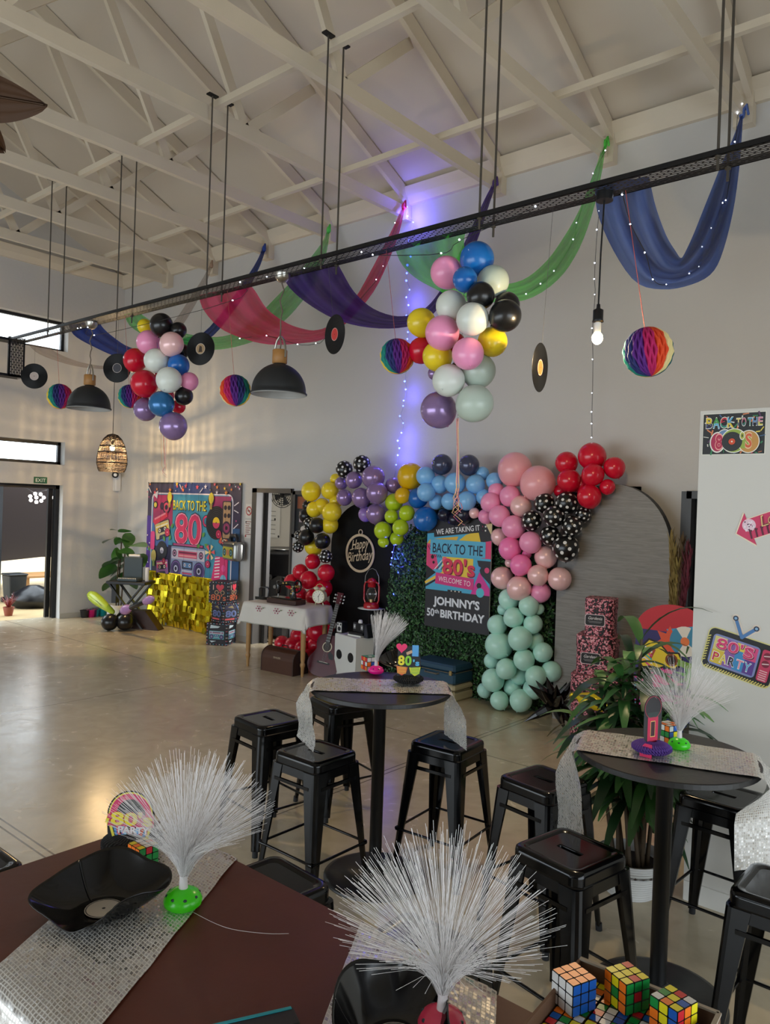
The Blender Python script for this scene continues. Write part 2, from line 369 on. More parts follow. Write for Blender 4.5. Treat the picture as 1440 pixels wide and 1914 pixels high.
# ---- free-standing white wall on the right
PL = at(1275, 1678, Z=0); PY = PL.y; PX = at(1300, 1100, Y=PY).x; PZ = 2.555
pw = mat('partition_paint', '#d3cfc7', .75, bump=.05, bscale=20)
struct(MB().box(((PX+XR-.01)/2, PY+.06, PZ/2), (XR-PX, .12, PZ), pw).build('wall_partition'))
struct(MB().box(((PX+XR)/2, PY-.006, .05), (XR-PX, .012, .1), mat('skirting_white', '#dedbd4', .6)).build('baseboard_partition'))
b = MB(); b.box((-1.95, Y1+.06, 1.11), (.9, .02, 2.2), mat('dark_glass_panel', '#2b2e33', .2)); 
b.box((-2.4, Y1-.02, 1.11), (.09, .1, 2.24), mat('charcoal_frame', '#3b3d40', .45)); b.box((-1.95, Y1-.02, 2.2), (.9, .1, .07), mat('charcoal_frame')); struct(b.build('door_3'))
# ---- outdoors beyond the left door
struct(MB().box((-22, 3, -.16), (19.4, 40, .2), mat('sandy_yard', '#b79f74', .9, noise_amt=.25, nscale=3)).build('ground'))
rows = []
for i in range(9):
    t = i/8; row = []
    for j in range(15):
        s = j/14; y = 1.5+s*11
        row.append((-15.5-2.5*t, y, 2.5-1.95*t-.1*math.sin(s*9+t*3)*t+.05*math.sin(s*60)*t))
    rows.append(row)
tent = root('shade_tent', 'dark shade-cloth tent hanging outside beyond the open door at the left', 'tent', (-16, 7, 0))
MB().sheet([[Vector(p)-Vector((-16, 7, 0)) for p in r] for r in rows], mat('shade_cloth', '#3a3640', .9)).build('canopy', tent)
for y in (2, 11.8): MB().cyl((-1.9, y-7, -.06), (-1.9, y-7, 1.3), .04, mat('tent_pole', '#55504a', .5, .5)).build('pole', tent)
lm = mat('tent_bulb', '#ffffff', .3, emit='#fff6ea', es=14)
tl = root('string_light', 'cluster of bright white bulbs hanging under the dark tent outside the door', 'string light', at(70, 930, X=-15.3))
for px, py in ((58, 928), (66, 924), (75, 925), (80, 930), (76, 935), (68, 937), (59, 934), (68, 930), (89, 920), (96, 930), (101, 916), (100, 939), (20, 907)):
    MB().ball(at(68+(px-68)*1.15, 930+(py-930)*1.2, X=-15.2)-tl.location, .034, lm, 10, 6).build('bulb', tl)
_w = [at(px, py, X=-15.25) for px, py in ((10, 905), (40, 907), (66, 922), (90, 915), (115, 907))]; _w = [Vector((-15.5, _w[0].y, 2.52))]+_w+[Vector((-15.5, _w[-1].y, 2.52))]
MB().tube([p-tl.location for p in _w], .008, FRAMEM, 5).build('wire', tl)
# ================================================================ outdoor things
wd_ = mat('pale_wood', '#b98a58', .6, noise_amt=.15, nscale=6)
P = at(75, 1100, Z=0); P = at(78, 1105, X=-15)
o = root('wooden_table', 'pale wooden table standing in the yard outside the open door', 'table', (-15, P.y, at(72, 1072, X=-15).z-.805))
MB().box((0, 0, .78), (.7, 1.0, .05), wd_, bev=.01).build('table_top', o)
for x in (-.28, .28):
    for y in (-.42, .42): MB().box((x, y, .38), (.06, .06, .76), wd_).build('leg', o)
P = at(62, 1120, X=-14); b = MB(); rings = []
for i in range(9):
    t = i/8; r = .42*math.sin(PI*(.25+.7*t))**.8; rings.append([(r*(1+.12*math.sin(5*a+i))*math.cos(a), 1.1*r*(1+.12*math.sin(4*a+2*i))*math.sin(a), .5*t) for a in [2*PI*k/18 for k in range(18)]])
b.loft(rings, mat('black_bin_bag', '#15161a', .3)); b.build('bin_bag', loc=(-14, P.y, -.06), scale=(.85, .85, .8))
tag(bpy.data.objects['bin_bag'], 'bulging black plastic rubbish bag on the yard outside the door', 'bag')
P = at(27, 1085, X=-14.8)  # bin shape stands in for unidentified dark objects in the yard
o = root('dark_yard_object', 'dark wheeled rubbish bin standing left of the rubbish bag outdoors', 'bin', (-14.8, P.y, -.06))
MB().loft([[(x*s, y*s, z) for x, y in rrect(-.3, -.28, .3, .28, .05)] for s, z in ((.8, .06), (1, .85))], mat('dark_plastic', '#22262a', .5)).build('body', o)
MB().box((0, 0, .89), (.64, .6, .06), mat('dark_plastic'), bev=.02).build('lid', o); o.scale = (.6, .6, .6)
for y in (-.25, .25): MB().cyl((-.25, y-.03, .08), (-.25, y+.03, .08), .08, FRAMEM).build('wheel', o)
P = at(15, 1100, X=-13.2); o = root('pot_plant', 'red-leaved pot plant outside beside the black door leaf', 'plant', (-13.2, P.y+.02, -.06))
MB().lathe([(.1, 0), (.15, .25), (.13, .25), (.12, .22)], mat('terracotta', '#8a4a33', .8)).build('pot', o)
b = MB()
for k in range(26):
    a = R.uniform(0, 2*PI); l = R.uniform(.3, .6); e = R.uniform(.2, .9)
    b.sheet([[(math.cos(a)*l*e*t-math.sin(a)*w, math.sin(a)*l*e*t+math.cos(a)*w, .2+l*t*(1.1-.4*e*t)) for w in (-.02*(1-t), .02*(1-t))] for t in (0, .3, .6, .8, .98)], mat('red_leaf', '#7e2a2c', .5))
b.build('foliage', o); o.scale = (.6, .6, .6)
# ---- EXIT sign, camera, notices
P = at(76, 897.5, X=X0+.012); o = root('exit_sign', 'small green EXIT sign above the open door in the left wall', 'sign', P, (PI/2, 0, PI/2))
w = .21; h = .1
a = Art(); a.box((0, 0, -.004), (w, h, .012), pm('#0f5a3c')); a.z = .003; a.text('EXIT', 0, -.028, .056, '#e9f3ec', .16, .006); a.build('panel', o)
P = at(219, 886, Y=Y1-.12); o = root('security_camera', 'small dark security camera on a white bracket in the wall corner', 'camera', P)
MB().box((-.1, .06, -.14), (.1, .1, .3), mat('white_plastic', '#dedede', .4), bev=.01).build('bracket', o)
MB().tube([(-.08, .02, 0), (.0, -.03, 0), (.08, -.08, -.02)], [.045, .055, .055], FRAMEM, 14).build('body', o)
MB().ball((.1, -.09, -.02), .03, mat('lens_glass', '#ffffff', .1), 10, 6).build('lens', o)
P = at(465.5, 955, Y=Y1-.004); o = root('no_smoking_sign', 'round red no-smoking sign on white card beside the doorway', 'sign', P, wallm(P))
a = Art(); a.rect(-.07, -.1, .07, .1, '#d8d5d0').ring(0, 0, .05, .066, '#b03a3a').rect(-.03, -.008, .03, .008, '#333333').line([(-.045, .045), (.045, -.045)], .014, '#b03a3a'); a.build('panel', o)
P = at(464, 989, Y=Y1-.004); o = root('wall_notice', 'small white printed notice under the no-smoking sign', 'notice', P, wallm(P))
a = Art(); a.rect(-.08, -.13, .08, .13, '#dcd8d2')
for k in range(7): a.rect(-.06, .1-k*.03, .06-.02*(k % 3), .112-k*.03, '#9b6f68')
a.disc(-.05, -.1, .016, '#b03a3a').disc(-.05, .1, .014, '#444444'); a.build('sheet', o)
# ---- through the doorway
o = root('wall_poster', 'white papers pinned on the wall of the room behind the doorway', 'papers', at(508, 975, Y=Y1+3.2), wallm(0))
a = Art(); a.rect(-.25, -.32, .25, .4, '#d9d6cd'); a.rect(-.25, .5, -.02, .72, '#d9d6cd')
for k in range(6): a.rect(-.15, -.25+.09*k, .12, -.235+.09*k, '#8d8a82')
for x, y in ((-.22, .37), (.22, .37), (-.22, -.29), (.22, -.29), (-.1, .05), (.1, .05), (-.12, .68)): a.disc(x, y, .025, '#1c1c1c')
a.build('sheet', o)
o = root('black_counter', 'black curved bar counter inside the room behind the doorway', 'counter', (-9.7, Y1+1.9, 0))
bk = mat('black_satin', '#101012', .35)
MB().lathe([(.85, 0), (.85, 1.16), (.9, 1.17), (.9, 1.21), (0, 1.21)], bk, 40).build('body', o)
o = root('black_sofa', 'black leather sofa seat in front of the dark counter beyond the doorway', 'sofa', (-8.9, Y1+.75, 0))
MB().box((0, 0, .22), (1.1, .6, .44), bk, bev=.06).build('base', o)
for x in (-.36, 0, .36): MB().box((x, .18, .62), (.35, .18, .5), bk, bev=.07).build('cushion', o)
for i, (x, y) in enumerate(((-9.95, Y1+1.4), (-9.55, Y1+1.5))):
    t = tag(MB().lathe([(.05, 0), (.15, .015), (.16, .03), (.0, .02)], mat('steel' if i else 'white_plastic'), 20).build('plate', loc=(x, y, 1.212)), ['white plate on the black counter beyond the doorway', 'steel dish on the black counter beyond the doorway'][i], 'dish')
o = root('wall_fan', 'dark wall fan under the ceiling of the room behind the doorway', 'fan', at(528, 925, Y=Y1+1.6))
b = MB()
for k in range(6): b.tube([((.06+.045*k)*math.cos(t), 0, (.06+.045*k)*math.sin(t)*.75) for t in [2*PI*i/24 for i in range(25)]], .006, bk, 5)
for k in range(12): b.tube([(0, -.03, 0), (.28*math.cos(k*PI/6), 0, .21*math.sin(k*PI/6))], .005, bk, 5)
b.build('guard', o)
MB().tube([(0, .0, 0), (0, .35, .1), (0, .4, .24)], .05, bk, 10).build('motor', o)
b = MB()
for k in range(4):
    a = k*PI/2+.4; b.add([(0, .03, 0), (.22*math.cos(a-.4), .02, .17*math.sin(a-.4)), (.24*math.cos(a+.2), .05, .18*math.sin(a+.2))], [(0, 1, 2)], mat('fan_blade_grey', '#3a3b3e', .4))
b.build('blades', o)
P = at(565, 962, Y=Y1-.02); o = root('picture_frame', 'dark framed picture on the wall behind the yellow balloons', 'picture', P, wallm(0))
b = MB()
for x in (-.15, .15): b.box((x, 0, 0), (.05, .62, .04), mat('charcoal_frame'))
for y in (-.29, .29): b.box((0, y, 0), (.35, .05, .04), mat('charcoal_frame'))
b.build('frame', o)
a = Art(-.005); a.rect(-.13, -.27, .13, .27, '#25272b').rect(-.1, .08, .1, .24, '#8a4a2c').rect(-.06, -.1, .08, .04, '#b8a8b0').disc(.02, -.2, .05, '#c9c4bd'); a.build('print', o)
P = at(1170, 930, Y=Y1-.03); o = root('wall_panel', 'black framed wall panel with its corner showing behind the grey arch', 'frame', P, wallm(0))
b = MB()
X1 = at(1200, 910, Y=Y1).x-P.x; Z1 = 2.27-P.z
b.box((X1-.03, Z1-.3, 0), (.06, .6, .05), FRAMEM).box((X1-.35, Z1-.03, 0), (.7, .06, .05), FRAMEM).box((X1-.67, Z1-.3, 0), (.06, .6, .05), FRAMEM).box((X1-.35, Z1-.57, 0), (.7, .06, .05), FRAMEM); b.build('frame', o)
MB().box((X1-.35, Z1-.3, -.01), (.6, .5, .01), mat('grey_panel', '#8b8782', .5)).build('panel', o)
# ---- ceiling fan whose leaf blades reach into the picture at the left
tip = at(92, 188, Z=4.35); r0 = at(0, 178, Z=4.35); d = (r0-tip).normalized(); hub = tip+d*.72
fm = mat('woven_leaf_blade', '#41270f', .75)
o = root('ceiling_fan', 'brown leaf-bladed ceiling fan hanging at the upper left edge', 'fan', hub)
MB().lathe([(.02, .14), (.1, .1), (.12, 0), (.08, -.08), (.0, -.1)], mat('fan_bronze', '#3a2718', .4, .6)).build('motor', o)
MB().cyl((0, 0, .1), (0, 0, zr(hub.y)+.1-hub.z), .014, mat('fan_bronze')).build('rod', o)
MB().lathe([(.0, .0), (.07, .0), (.05, .06), (.015, .08)], mat('fan_bronze'), c=(0, 0, zr(hub.y)+.04-hub.z)).build('ceiling_cup', o)
a0 = math.atan2(-d.y, -d.x)
for k in range(5):
    a = a0+k*2*PI/5; b = MB(); rows = []
    for i in range(19):
        t = i/18; w = .155*math.sin(PI*min(1, t*.93+.07)**.8)**.75+.003
        rows.append([(.1+.62*t, w*s*.5*2, .01*math.cos(14*s+i*.2)*.6-.02*s*s-.05*t*t) for s in [j/8-1 for j in range(17)]])
    b.sheet(rows, fm); b.tube([(.1, 0, 0), (.4, 0, -.012), (.7, 0, -.05)], .008, mat('fan_bronze'), 6)
    b.v = [Matrix.Rotation(-.62, 4, 'X') @ p for p in b.v]; b.build('blade', o, rot=(0, 0, a))
# ================================================================ HANGING THINGS
TY, TZ = 4.24, 3.9
def perforated():
    m = mat('perforated_steel', '#232326', .45, .5); nt = m.node_tree; L = nt.links.new
    tc = nt.nodes.new('ShaderNodeTexCoord'); br = nt.nodes.new('ShaderNodeTexBrick')
    br.inputs['Scale'].default_value = 1; br.inputs['Brick Width'].default_value = .062; br.inputs['Row Height'].default_value = .02; br.inputs['Mortar Size'].default_value = .0062; br.inputs['Mortar Smooth'].default_value = 0
    L(tc.outputs['UV'], br.inputs['Vector']); L(br.outputs['Fac'], nt.nodes['Principled BSDF'].inputs['Alpha']); return m
PERF = perforated(); DST = mat('dark_steel', '#1d1d1f', .45, .5)
def channel(b, p, q, w, up, fl=.03):    # U-channel of perforated sheet from p to q
    p, q, up = Vector(p), Vector(q), Vector(up); d = (q-p).normalized(); s = d.cross(up); Ln = (q-p).length
    V = [p-s*w/2, p+s*w/2, q+s*w/2, q-s*w/2]
    b.add(V, [(0, 1, 2, 3)], PERF, False, [[(0, 0), (0, w), (Ln, w), (Ln, 0)]])
    for e in (-1, 1):
        c = s*e*w/2; i = s*e*(w/2-.006); k = s*e*(w/2-.014)
        b.loft([[x+c, x+c+up*fl, x+i+up*fl, x+i+up*.004, x+k+up*.004, x+k] for x in (p, q)], DST, False)
XT = at(28, 646, Y=TY).x
tray = root('cable_tray', 'long black perforated cable tray hung on rods below the roof', 'cable tray', (-4, TY, TZ))
b = MB(); channel(b, (XT+4, 0, 0), (XR-.1+4, 0, 0), .2, (0, 0, 1)); b.build('channel', tray)
zl = at(40, 703, Y=TY).z-TZ; xl = XT+4.06
b = MB(); channel(b, (xl, 0, .05), (xl, 0, zl), .2, (-1, 0, 0)); b.build('drop_channel', tray)
for z in (.0, zl):
    b = MB(); channel(b, (xl-.1, .1, z), (xl-.1, -3.4, z), .2, (0, 0, 1)); b.build('cross_channel', tray)
for k, x in enumerate((-8.75, -7.25, -5.74, -4.28, -2.82, -1.33)):
    for j, dy in enumerate((-.085, .085)):
        b = MB(); b.cyl((x+4, dy, -.075), (x+4, dy, 1.74), .0075, mat('rod_steel', '#5a554e', .5, .6), 6)
        b.box((x+4, dy, 1.735), (.05, .1, .012), DST); b.cyl((x+4, dy, -.012), (x+4, dy, -.001), .016, mat('rod_steel'), 6)
        b.build('hanger_rod', tray)
# ---- pendant lamps with black dome shades
def dome(P, R0, label, tray_z):
    o = root('pendant_lamp', label, 'lamp', P, 0, 'black dome pendants on the cable tray')
    z1 = tray_z-P.z; mb = mat('matt_black_shade', '#1f2123', .55); inn = mat('shade_inner', '#9c9a95', .5)
    pr = [(R0*1.04, -.135), (R0*1.05, -.125), (R0*1.0, -.115)]+[(R0*math.cos(t), -.115+.235*math.sin(t)) for t in [PI/2*i/12*.86 for i in range(1, 13)]]+[(.05, .122)]
    MB().lathe(pr, mb, 40, cap=(False, True)).build('shade', o)
    MB().lathe([(r-.006, z-.005) for r, z in pr], inn, 40, cap=(False, False)).build('shade_lining', o)
    MB().lathe([(.052, .12), (.062, .125), (.062, .23), (.055, .235), (0, .236)], mat('light_wood_neck', '#a8773f', .5, noise_amt=.2, nscale=14), 20).build('wooden_neck', o)
    b = MB()
    for s in (-1, 1): b.tube([(s*.066, 0, .17), (s*.066, 0, .25), (s*.045, 0, .31), (s*.01, 0, .345)], .009, mat('brushed_nickel', '#b7b4ac', .3, 1), 6)
    b.build('bracket', o)
    pts = [(.012*math.sin(k*1.3), .012*math.cos(k*1.7), .24+(z1-.24)*k/14) for k in range(15)]; pts[0] = (0, 0, .23); pts[-1] = (0, 0, z1-.03)
    MB().tube(pts, .006, mat('cord_brown', '#6a5f52', .6), 6).build('cord', o)
    MB().lathe([(.0, -.07), (.035, -.066), (.06, -.035), (.067, 0)], mat('brushed_nickel'), 20, c=(0, 0, z1)).build('ceiling_cup', o)
    MB().ball((0, 0, -.02), .035, mat('bulb_glass_off', '#e8e4da', .2), 12, 8).build('bulb', o)
for q, lb in (((522, 707), 'black dome pendant lamp with wooden neck in front of the pink drape'), ((167, 741), 'black dome pendant lamp with wooden neck left of the balloon cluster')):
    P = at(*q, Y=TY); dome(P, .225, lb, TZ)
# ---- rattan pendant in the corner
P = at(210, 846, Y=5.9); H0 = .28
o = root('rattan_pendant', 'woven rattan pendant lamp glowing warm in the far corner', 'lamp', P)
rm = mat('dark_rattan', '#2b1d11', .7)
prof = [(.02, .27), (.07, .255), (.125, .2), (.165, .12), (.195, .02), (.21, -.08), (.212, -.16), (.19, -.25), (.175, -.28)]
def rr_(z):
    for (r0, z0), (r1, z1) in zip(prof, prof[1:]):
        if z1 <= z <= z0: return r1+(r0-r1)*(z-z1)/(z0-z1)
    return .175
b = MB()
for k in range(56):
    a = 2*PI*k/56+R.uniform(-.02, .02); b.tube([(r*math.cos(a), r*math.sin(a), z) for r, z in prof], .0035, rm, 4)
z = .26
while z > -.28:
    band = any(abs(z-q) < w for q, w in ((.2, .03), (.1, .02), (0, .03), (-.1, .02), (-.17, .04), (-.26, .03)))
    r = rr_(z); b.tube([((r+.003*math.sin(22*t+z*90))*math.cos(t), (r+.003*math.sin(22*t+z*90))*math.sin(t), z+R.uniform(-.003, .003)) for t in [2*PI*i/36 for i in range(37)]], R.choice((.003, .004, .006)) if band else .0026, rm, 4)
    z -= .011 if band else .02
b.build('woven_shade', o)
MB().ball((0, 0, .07), .035, mat('warm_bulb', '#ffffff', .3, emit='#ffc56a', es=90), 12, 8, (1, 1, 1.3)).build('bulb', o)
MB().cyl((0, 0, .12), (0, 0, .2), .02, FRAMEM, 10).build('socket', o)
MB().cyl((0, 0, .2), (0, 0, 5.55-P.z), .005, FRAMEM, 6).build('cord', o)
l = bpy.data.lights.new('rattan_bulb_light', 'POINT'); l.energy = 72; l.color = (1, .68, .33); l.shadow_soft_size = .011
lo = bpy.data.objects.new('rattan_bulb_light', l); COL.objects.link(lo); lo.location = P+Vector((0, 0, .0))
# ---- bare bulb pendant on the tray
P = at(1117, 632, Y=TY)
o = root('bare_bulb_pendant', 'lit bare bulb hanging on a black cord from the right end of the tray', 'lamp', P)
MB().ball((0, 0, 0), .032, mat('warm_bulb_lit', '#ffffff', .3, emit='#ffd9a0', es=70), 14, 10, (1, 1, 1.15)).build('bulb', o)
MB().lathe([(.02, .03), (.02, .09)], mat('white_plastic'), 14).build('bulb_base', o)
MB().lathe([(.021, .09), (.034, .095), (.03, .11), (.03, .165), (.012, .175), (.01, .2)], FRAMEM, 16).build('socket', o)
MB().tube([(0, 0, .19), (.003, 0, .5), (.01, .01, TZ-P.z)], .005, FRAMEM, 6).build('cord', o)
MB().cyl((.01, .01, TZ-P.z), (.01, .01, TZ-P.z-.05), .05, FRAMEM, 14).build('ceiling_cup', o)
l = bpy.data.lights.new('bare_bulb_light', 'POINT'); l.energy = 42; l.color = (1, .74, .42); l.shadow_soft_size = .03
lo = bpy.data.objects.new('bare_bulb_light', l); COL.objects.link(lo); lo.location = P-Vector((0, 0, .045))
# ---- vinyl records
VIN = mat('black_vinyl', '#060607', .38, spec=.22)
for (x, y, s, yawd, rolld), lcol, lb in (((64, 703, 1.0, 52, 0), '#b9a9a0', 'vinyl record hanging under the left end of the cable tray'), ((219, 688, 1.0, 35, 0), '#3a3a42', 'vinyl record without bright label half behind the red balloons'),
        ((375, 652, 1.0, 20, 0), '#9a7f5c', 'vinyl record with brown label right of the left balloon cluster'), ((626, 625, 1.0, -15, -10), '#c8322e', 'vinyl record with red label below the purple drape'), ((1010, 687, 1.0, 101, 3), '#d8572c', 'vinyl record with orange label hanging almost edge-on left of the bare bulb')):
    P = at(x, y, Y=TY); o = root('vinyl_record', lb, 'record', P, (0, math.radians(rolld), 0), 'vinyl records hung from the cable tray')
    T = Matrix.Rotation(math.radians(yawd), 4, 'Z') @ Matrix.Rotation(PI/2, 4, 'X')
    b = MB(); pr = [(.006, .0012)]+[(.05+.1*i/40, .0012+(.0005 if i % 2 else 0)) for i in range(41)]+[(.152, 0)]+[(.15, -.0012), (.006, -.0012)]
    b.lathe(pr, VIN, 48, cap=(False, False), smooth=False); b.v = [T @ p for p in b.v]; b.build('disc', o)
    a = Art(.0019); a.X = T; a.disc(0, 0, .05, lcol).ring(0, 0, .046, .049, '#cfc6bd').disc(0, 0, .004, '#111111')
    if x == 375: a.poly([(-.02, -.03), (.02, -.03), (.015, .02), (-.01, .03)], '#3b2c20')
    a.build('label', o)
    MB().cyl((0, 0, .15), (0, 0, TZ-P.z), .0012, mat('nylon_line', '#4a4a4a', .6), 4).build('string', o)
# ---- honeycomb paper balls
RB = ['#e9c94a', '#18887c', '#27306e', '#5a2080', '#b8185e', '#e04a1e', '#efdc9c', '#0f5f60', '#2a50a0', '#6a2080', '#c8202e', '#ee8a20']
def honeycomb(P, Rr, face, rev, label):
    d = CAM-P; rot = math.atan2(d.y, d.x)-math.radians(face)
    o = root('honeycomb_ball', label, 'paper ball', P, (0, math.radians(-10), 0), 'rainbow honeycomb balls')
    n, k = 192, 40; b = MB(); rows = []
    for i in range(k+1):
        ph = PI*i/k; row = []; w = math.sin(i*PI/5)*.5+.5
        for j in range(n+1):
            th = 2*PI*j/n; q = abs(math.sin(12*th))**.7*w+abs(math.cos(12*th))**.7*(1-w)
            r = Rr*(1-.2*(1-q)*math.sin(ph)**.5); t = rot+(-th if rev else th); row.append((r*math.sin(ph)*math.cos(t), r*math.sin(ph)*math.sin(t), -Rr*math.cos(ph)))
        rows.append(row)
    for c in range(12): b.sheet([r[c*16:c*16+17] for r in rows], pm(RB[c], .8), smooth=False)
    b.build('paper_ball', o)
    MB().cyl((0, 0, Rr*.97), (.0, 0, TZ-P.z), .002, mat('red_thread', '#b5564c', .7), 4).build('string', o)
for (x, y, r), face, rev, lb in (((112, 741, 23.5), 95, 0, 'rainbow honeycomb ball left of the far dome pendant'), ((243, 741, 22), 110, 0, 'rainbow honeycomb ball tucked behind the red balloons of the left cluster'), ((440, 730, 29.5), -100, 1, 'rainbow honeycomb ball left of the near dome pendant'),
        ((743, 666, 33), 105, 0, 'rainbow honeycomb ball left of the big balloon cluster'), ((1212, 658, 46.5), 130, 0, 'large rainbow honeycomb ball hanging at the right under the blue drape')):
    P = at(x, y, Y=TY+.02); honeycomb(P, r*depth(P)/FPX, face, rev, lb)
# ---- drapes from the tray to the truss ends
def resample(P, n):
    P = [Vector(p) for p in P]; o = []
    for i in range(n):
        t = i/(n-1)*(len(P)-1); k = min(int(t), len(P)-2); u = t-k
        a, b, c, d = P[max(k-1, 0)], P[k], P[k+1], P[min(k+2, len(P)-1)]
        o.append(.5*((2*b)+(c-a)*u+(2*a-5*b+4*c-d)*u*u+(3*b-a-3*c+d)*u**3))
    return o
DR_AT = {}
def drape(name, label, col, op, A, B, y0=4.33, y1=6.9, n=40, w=13, knot=True):
    A, B = resample([(*p, 0) for p in A], n), resample([(*p, 0) for p in B], n)
    S = [0]
    for i in range(1, n): S.append(S[-1]+((A[i]+B[i])/2-(A[i-1]+B[i-1])/2).length)
    rows = []
    for i in range(n):
        t = S[i]/S[-1]; y = y0+(y1-y0)*t; row = []
        for j in range(w):
            s = j/(w-1); q = A[i]*(1-s)+B[i]*s; wid = (A[i]-B[i]).length
            row.append(at(q.x, q.y, Y=y+.0022*wid*math.sin(s*15+t*3)*(.3+t)+.05*math.sin(PI*s)*min(1, wid/60)))
        rows.append(row)
    m = sheer(name+'_voile', col, op); org = rows[0][w//2]
    o = root('ceiling_drape', label, 'drape', org, 0, 'voile drapes between tray and roof trusses')
    b = MB(); b.sheet([[p-org for p in r] for r in rows], m); b.build('cloth', o)
    if knot:
        e = rows[-1][w//2]-org; k = MB()
        k.ball(e, .035, mat(name+'_knot', col, .8), 10, 6, (.8, .8, 1.4)); k.tube([e, e+Vector((.04, -.02, .05)), e+Vector((.06, -.03, -.04))], [.02, .014, .01], mat(name+'_knot', col, .8), 6); k.build('knot', o)
    DR_AT[name] = (rows, org); return o
drape('blue', 'deep blue voile drape at the right end, hanging in a broad U', '#5068a8', .93,
      [(1112, 345), (1118, 400), (1148, 470), (1190, 528), (1240, 541), (1290, 533), (1330, 512), (1352, 470), (1372, 390), (1383, 310), (1387, 258), (1390, 212)],
      [(1214, 330), (1226, 385), (1246, 440), (1264, 470), (1273, 482), (1280, 474), (1296, 440), (1312, 400), (1330, 355), (1350, 305), (1372, 255), (1386, 212)])
drape('green', 'light green voile drape between the big balloon cluster and the blue drape', '#5ad052', .72,
      [(738, 462), (750, 492), (775, 518), (810, 538), (860, 560), (920, 565), (985, 560), (1040, 526), (1078, 475), (1106, 405), (1124, 330), (1133, 268)],
      [(872, 428), (868, 450), (870, 480), (880, 505), (905, 525), (935, 532), (980, 522), (1020, 490), (1050, 450), (1082, 395), (1108, 330), (1128, 272)])
drape('purple', 'dark purple voile drape swagging left of the big balloon cluster', '#4f3580', .93,
      [(528, 515), (545, 542), (585, 574), (635, 600), (695, 613), (755, 612), (800, 596), (840, 550), (872, 500), (896, 440), (914, 385), (928, 345)],
      [(630, 490), (640, 508), (662, 545), (695, 575), (735, 590), (770, 588), (800, 572), (828, 535), (856, 480), (882, 425), (905, 375), (922, 342)])
drape('pink', 'hot pink voile drape swagging behind the near dome pendant', '#dc3a6c', .84,
      [(372, 552), (380, 578), (410, 612), (455, 633), (505, 644), (560, 642), (610, 632), (660, 592), (702, 540), (730, 480), (748, 430), (757, 388)],
      [(466, 530), (478, 545), (500, 578), (535, 603), (565, 614), (592, 617), (622, 604), (662, 560), (694, 505), (720, 455), (740, 415), (753, 384)])
drape('lime', 'light green voile drape swagging behind the pink one', '#5ac858', .72,
      [(232, 588), (246, 612), (290, 636), (345, 650), (400, 654), (450, 646), (495, 628), (540, 592), (578, 545), (604, 495), (613, 460), (617, 430)],
      [(258, 582), (280, 598), (310, 612), (350, 624), (395, 630), (435, 624), (470, 602), (510, 562), (550, 520), (586, 475), (604, 450), (612, 430)])
drape('navy', 'dark blue voile drape running behind the left balloon cluster to a truss', '#2b4596', .93,
      [(128, 608), (140, 628), (175, 648), (220, 668), (270, 682), (320, 676), (360, 650), (398, 628), (432, 588), (462, 545), (485, 500), (497, 466)],
      [(185, 598), (192, 612), (212, 630), (240, 648), (275, 655), (315, 650), (345, 632), (380, 622), (418, 580), (450, 535), (478, 492), (491, 464)])
drape('beige', 'beige sheer drape sagging at the far left below the cable tray', '#a88a74', .5,
      [(50, 640), (70, 660), (110, 676), (150, 686), (200, 690), (245, 686), (285, 668), (315, 640), (340, 610), (365, 570), (385, 530), (398, 497)],
      [(88, 640), (100, 655), (125, 668), (160, 679), (200, 684), (240, 676), (275, 652), (305, 622), (330, 595), (356, 556), (378, 522), (393, 494)])
# ---- fairy lights
wl = mat('cool_led', '#ffffff', .3, emit='#dfeaff', es=14); bl = mat('blue_led', '#ffffff', .3, emit='#2c44ff', es=9); wire = mat('fine_wire', '#1a1d24', .6)
def fairy(name, label, pts, ledm, br, Yv, wm=wire, extra=()):
    P = [at(x, y, Y=Yv) if not isinstance(Yv, (list, tuple)) else at(x, y, Y=Yv[i]) for i, (x, y) in enumerate(pts)]
    o = root('string_light', label, 'string light', P[0], 0, 'fairy light strings')
    MB().tube([p-P[0] for p in resample(P, len(P)*3)], .0025, wm, 4).build('wire', o)
    for p in P: MB().ball(p-P[0]+Vector((0, -.012, 0)), br*R.uniform(.8, 1.15), ledm, 8, 6).build('bulb', o)
    return o, P
o, P = fairy('b', 'string of blue LEDs hanging down the wall behind the big balloon cluster', [(762, 387), (763, 405), (774, 416), (766, 450), (769, 480), (763, 496), (762, 511), (761, 525), (767, 542), (761, 556), (765, 571), (761, 590), (763, 605), (764, 621), (763, 634), (762, 660), (760, 690), (758, 713), (760, 728), (756, 749), (755, 759), (749, 778), (755, 791), (752, 809), (745, 824), (748, 838), (745, 851), (742, 869), (736, 900)], bl, .011, 6.97, mat('clear_wire', '#8f93b5', .4))
for q, e in (((764, 398), 5.5), ((772, 418), 4), ((764, 560), 2.2), ((762, 640), 1.2), ((757, 735), 2), ((748, 815), 2.2), ((745, 855), 2)):
    l = bpy.data.lights.new('blue_led_glow', 'POINT'); l.energy = e*.75; l.color = (.12, .1, 1); l.shadow_soft_size = .03
    lo = bpy.data.objects.new('blue_led_glow', l); COL.objects.link(lo); lo.location = at(*q, Y=6.9)
fairy('c', 'string of blue LEDs glowing between the black arch and the hedge', [(738, 1018), (735, 1032), (734, 1043), (732, 1055), (746, 1070), (743, 1095), (738, 1110)], bl, .01, 6.86, mat('clear_wire'))
l = bpy.data.lights.new('blue_led_glow', 'POINT'); l.energy = 2.5; l.color = (.08, .08, 1); l.shadow_soft_size = .03
lo = bpy.data.objects.new('blue_led_glow', l); COL.objects.link(lo); lo.location = at(737, 1040, Y=6.75)
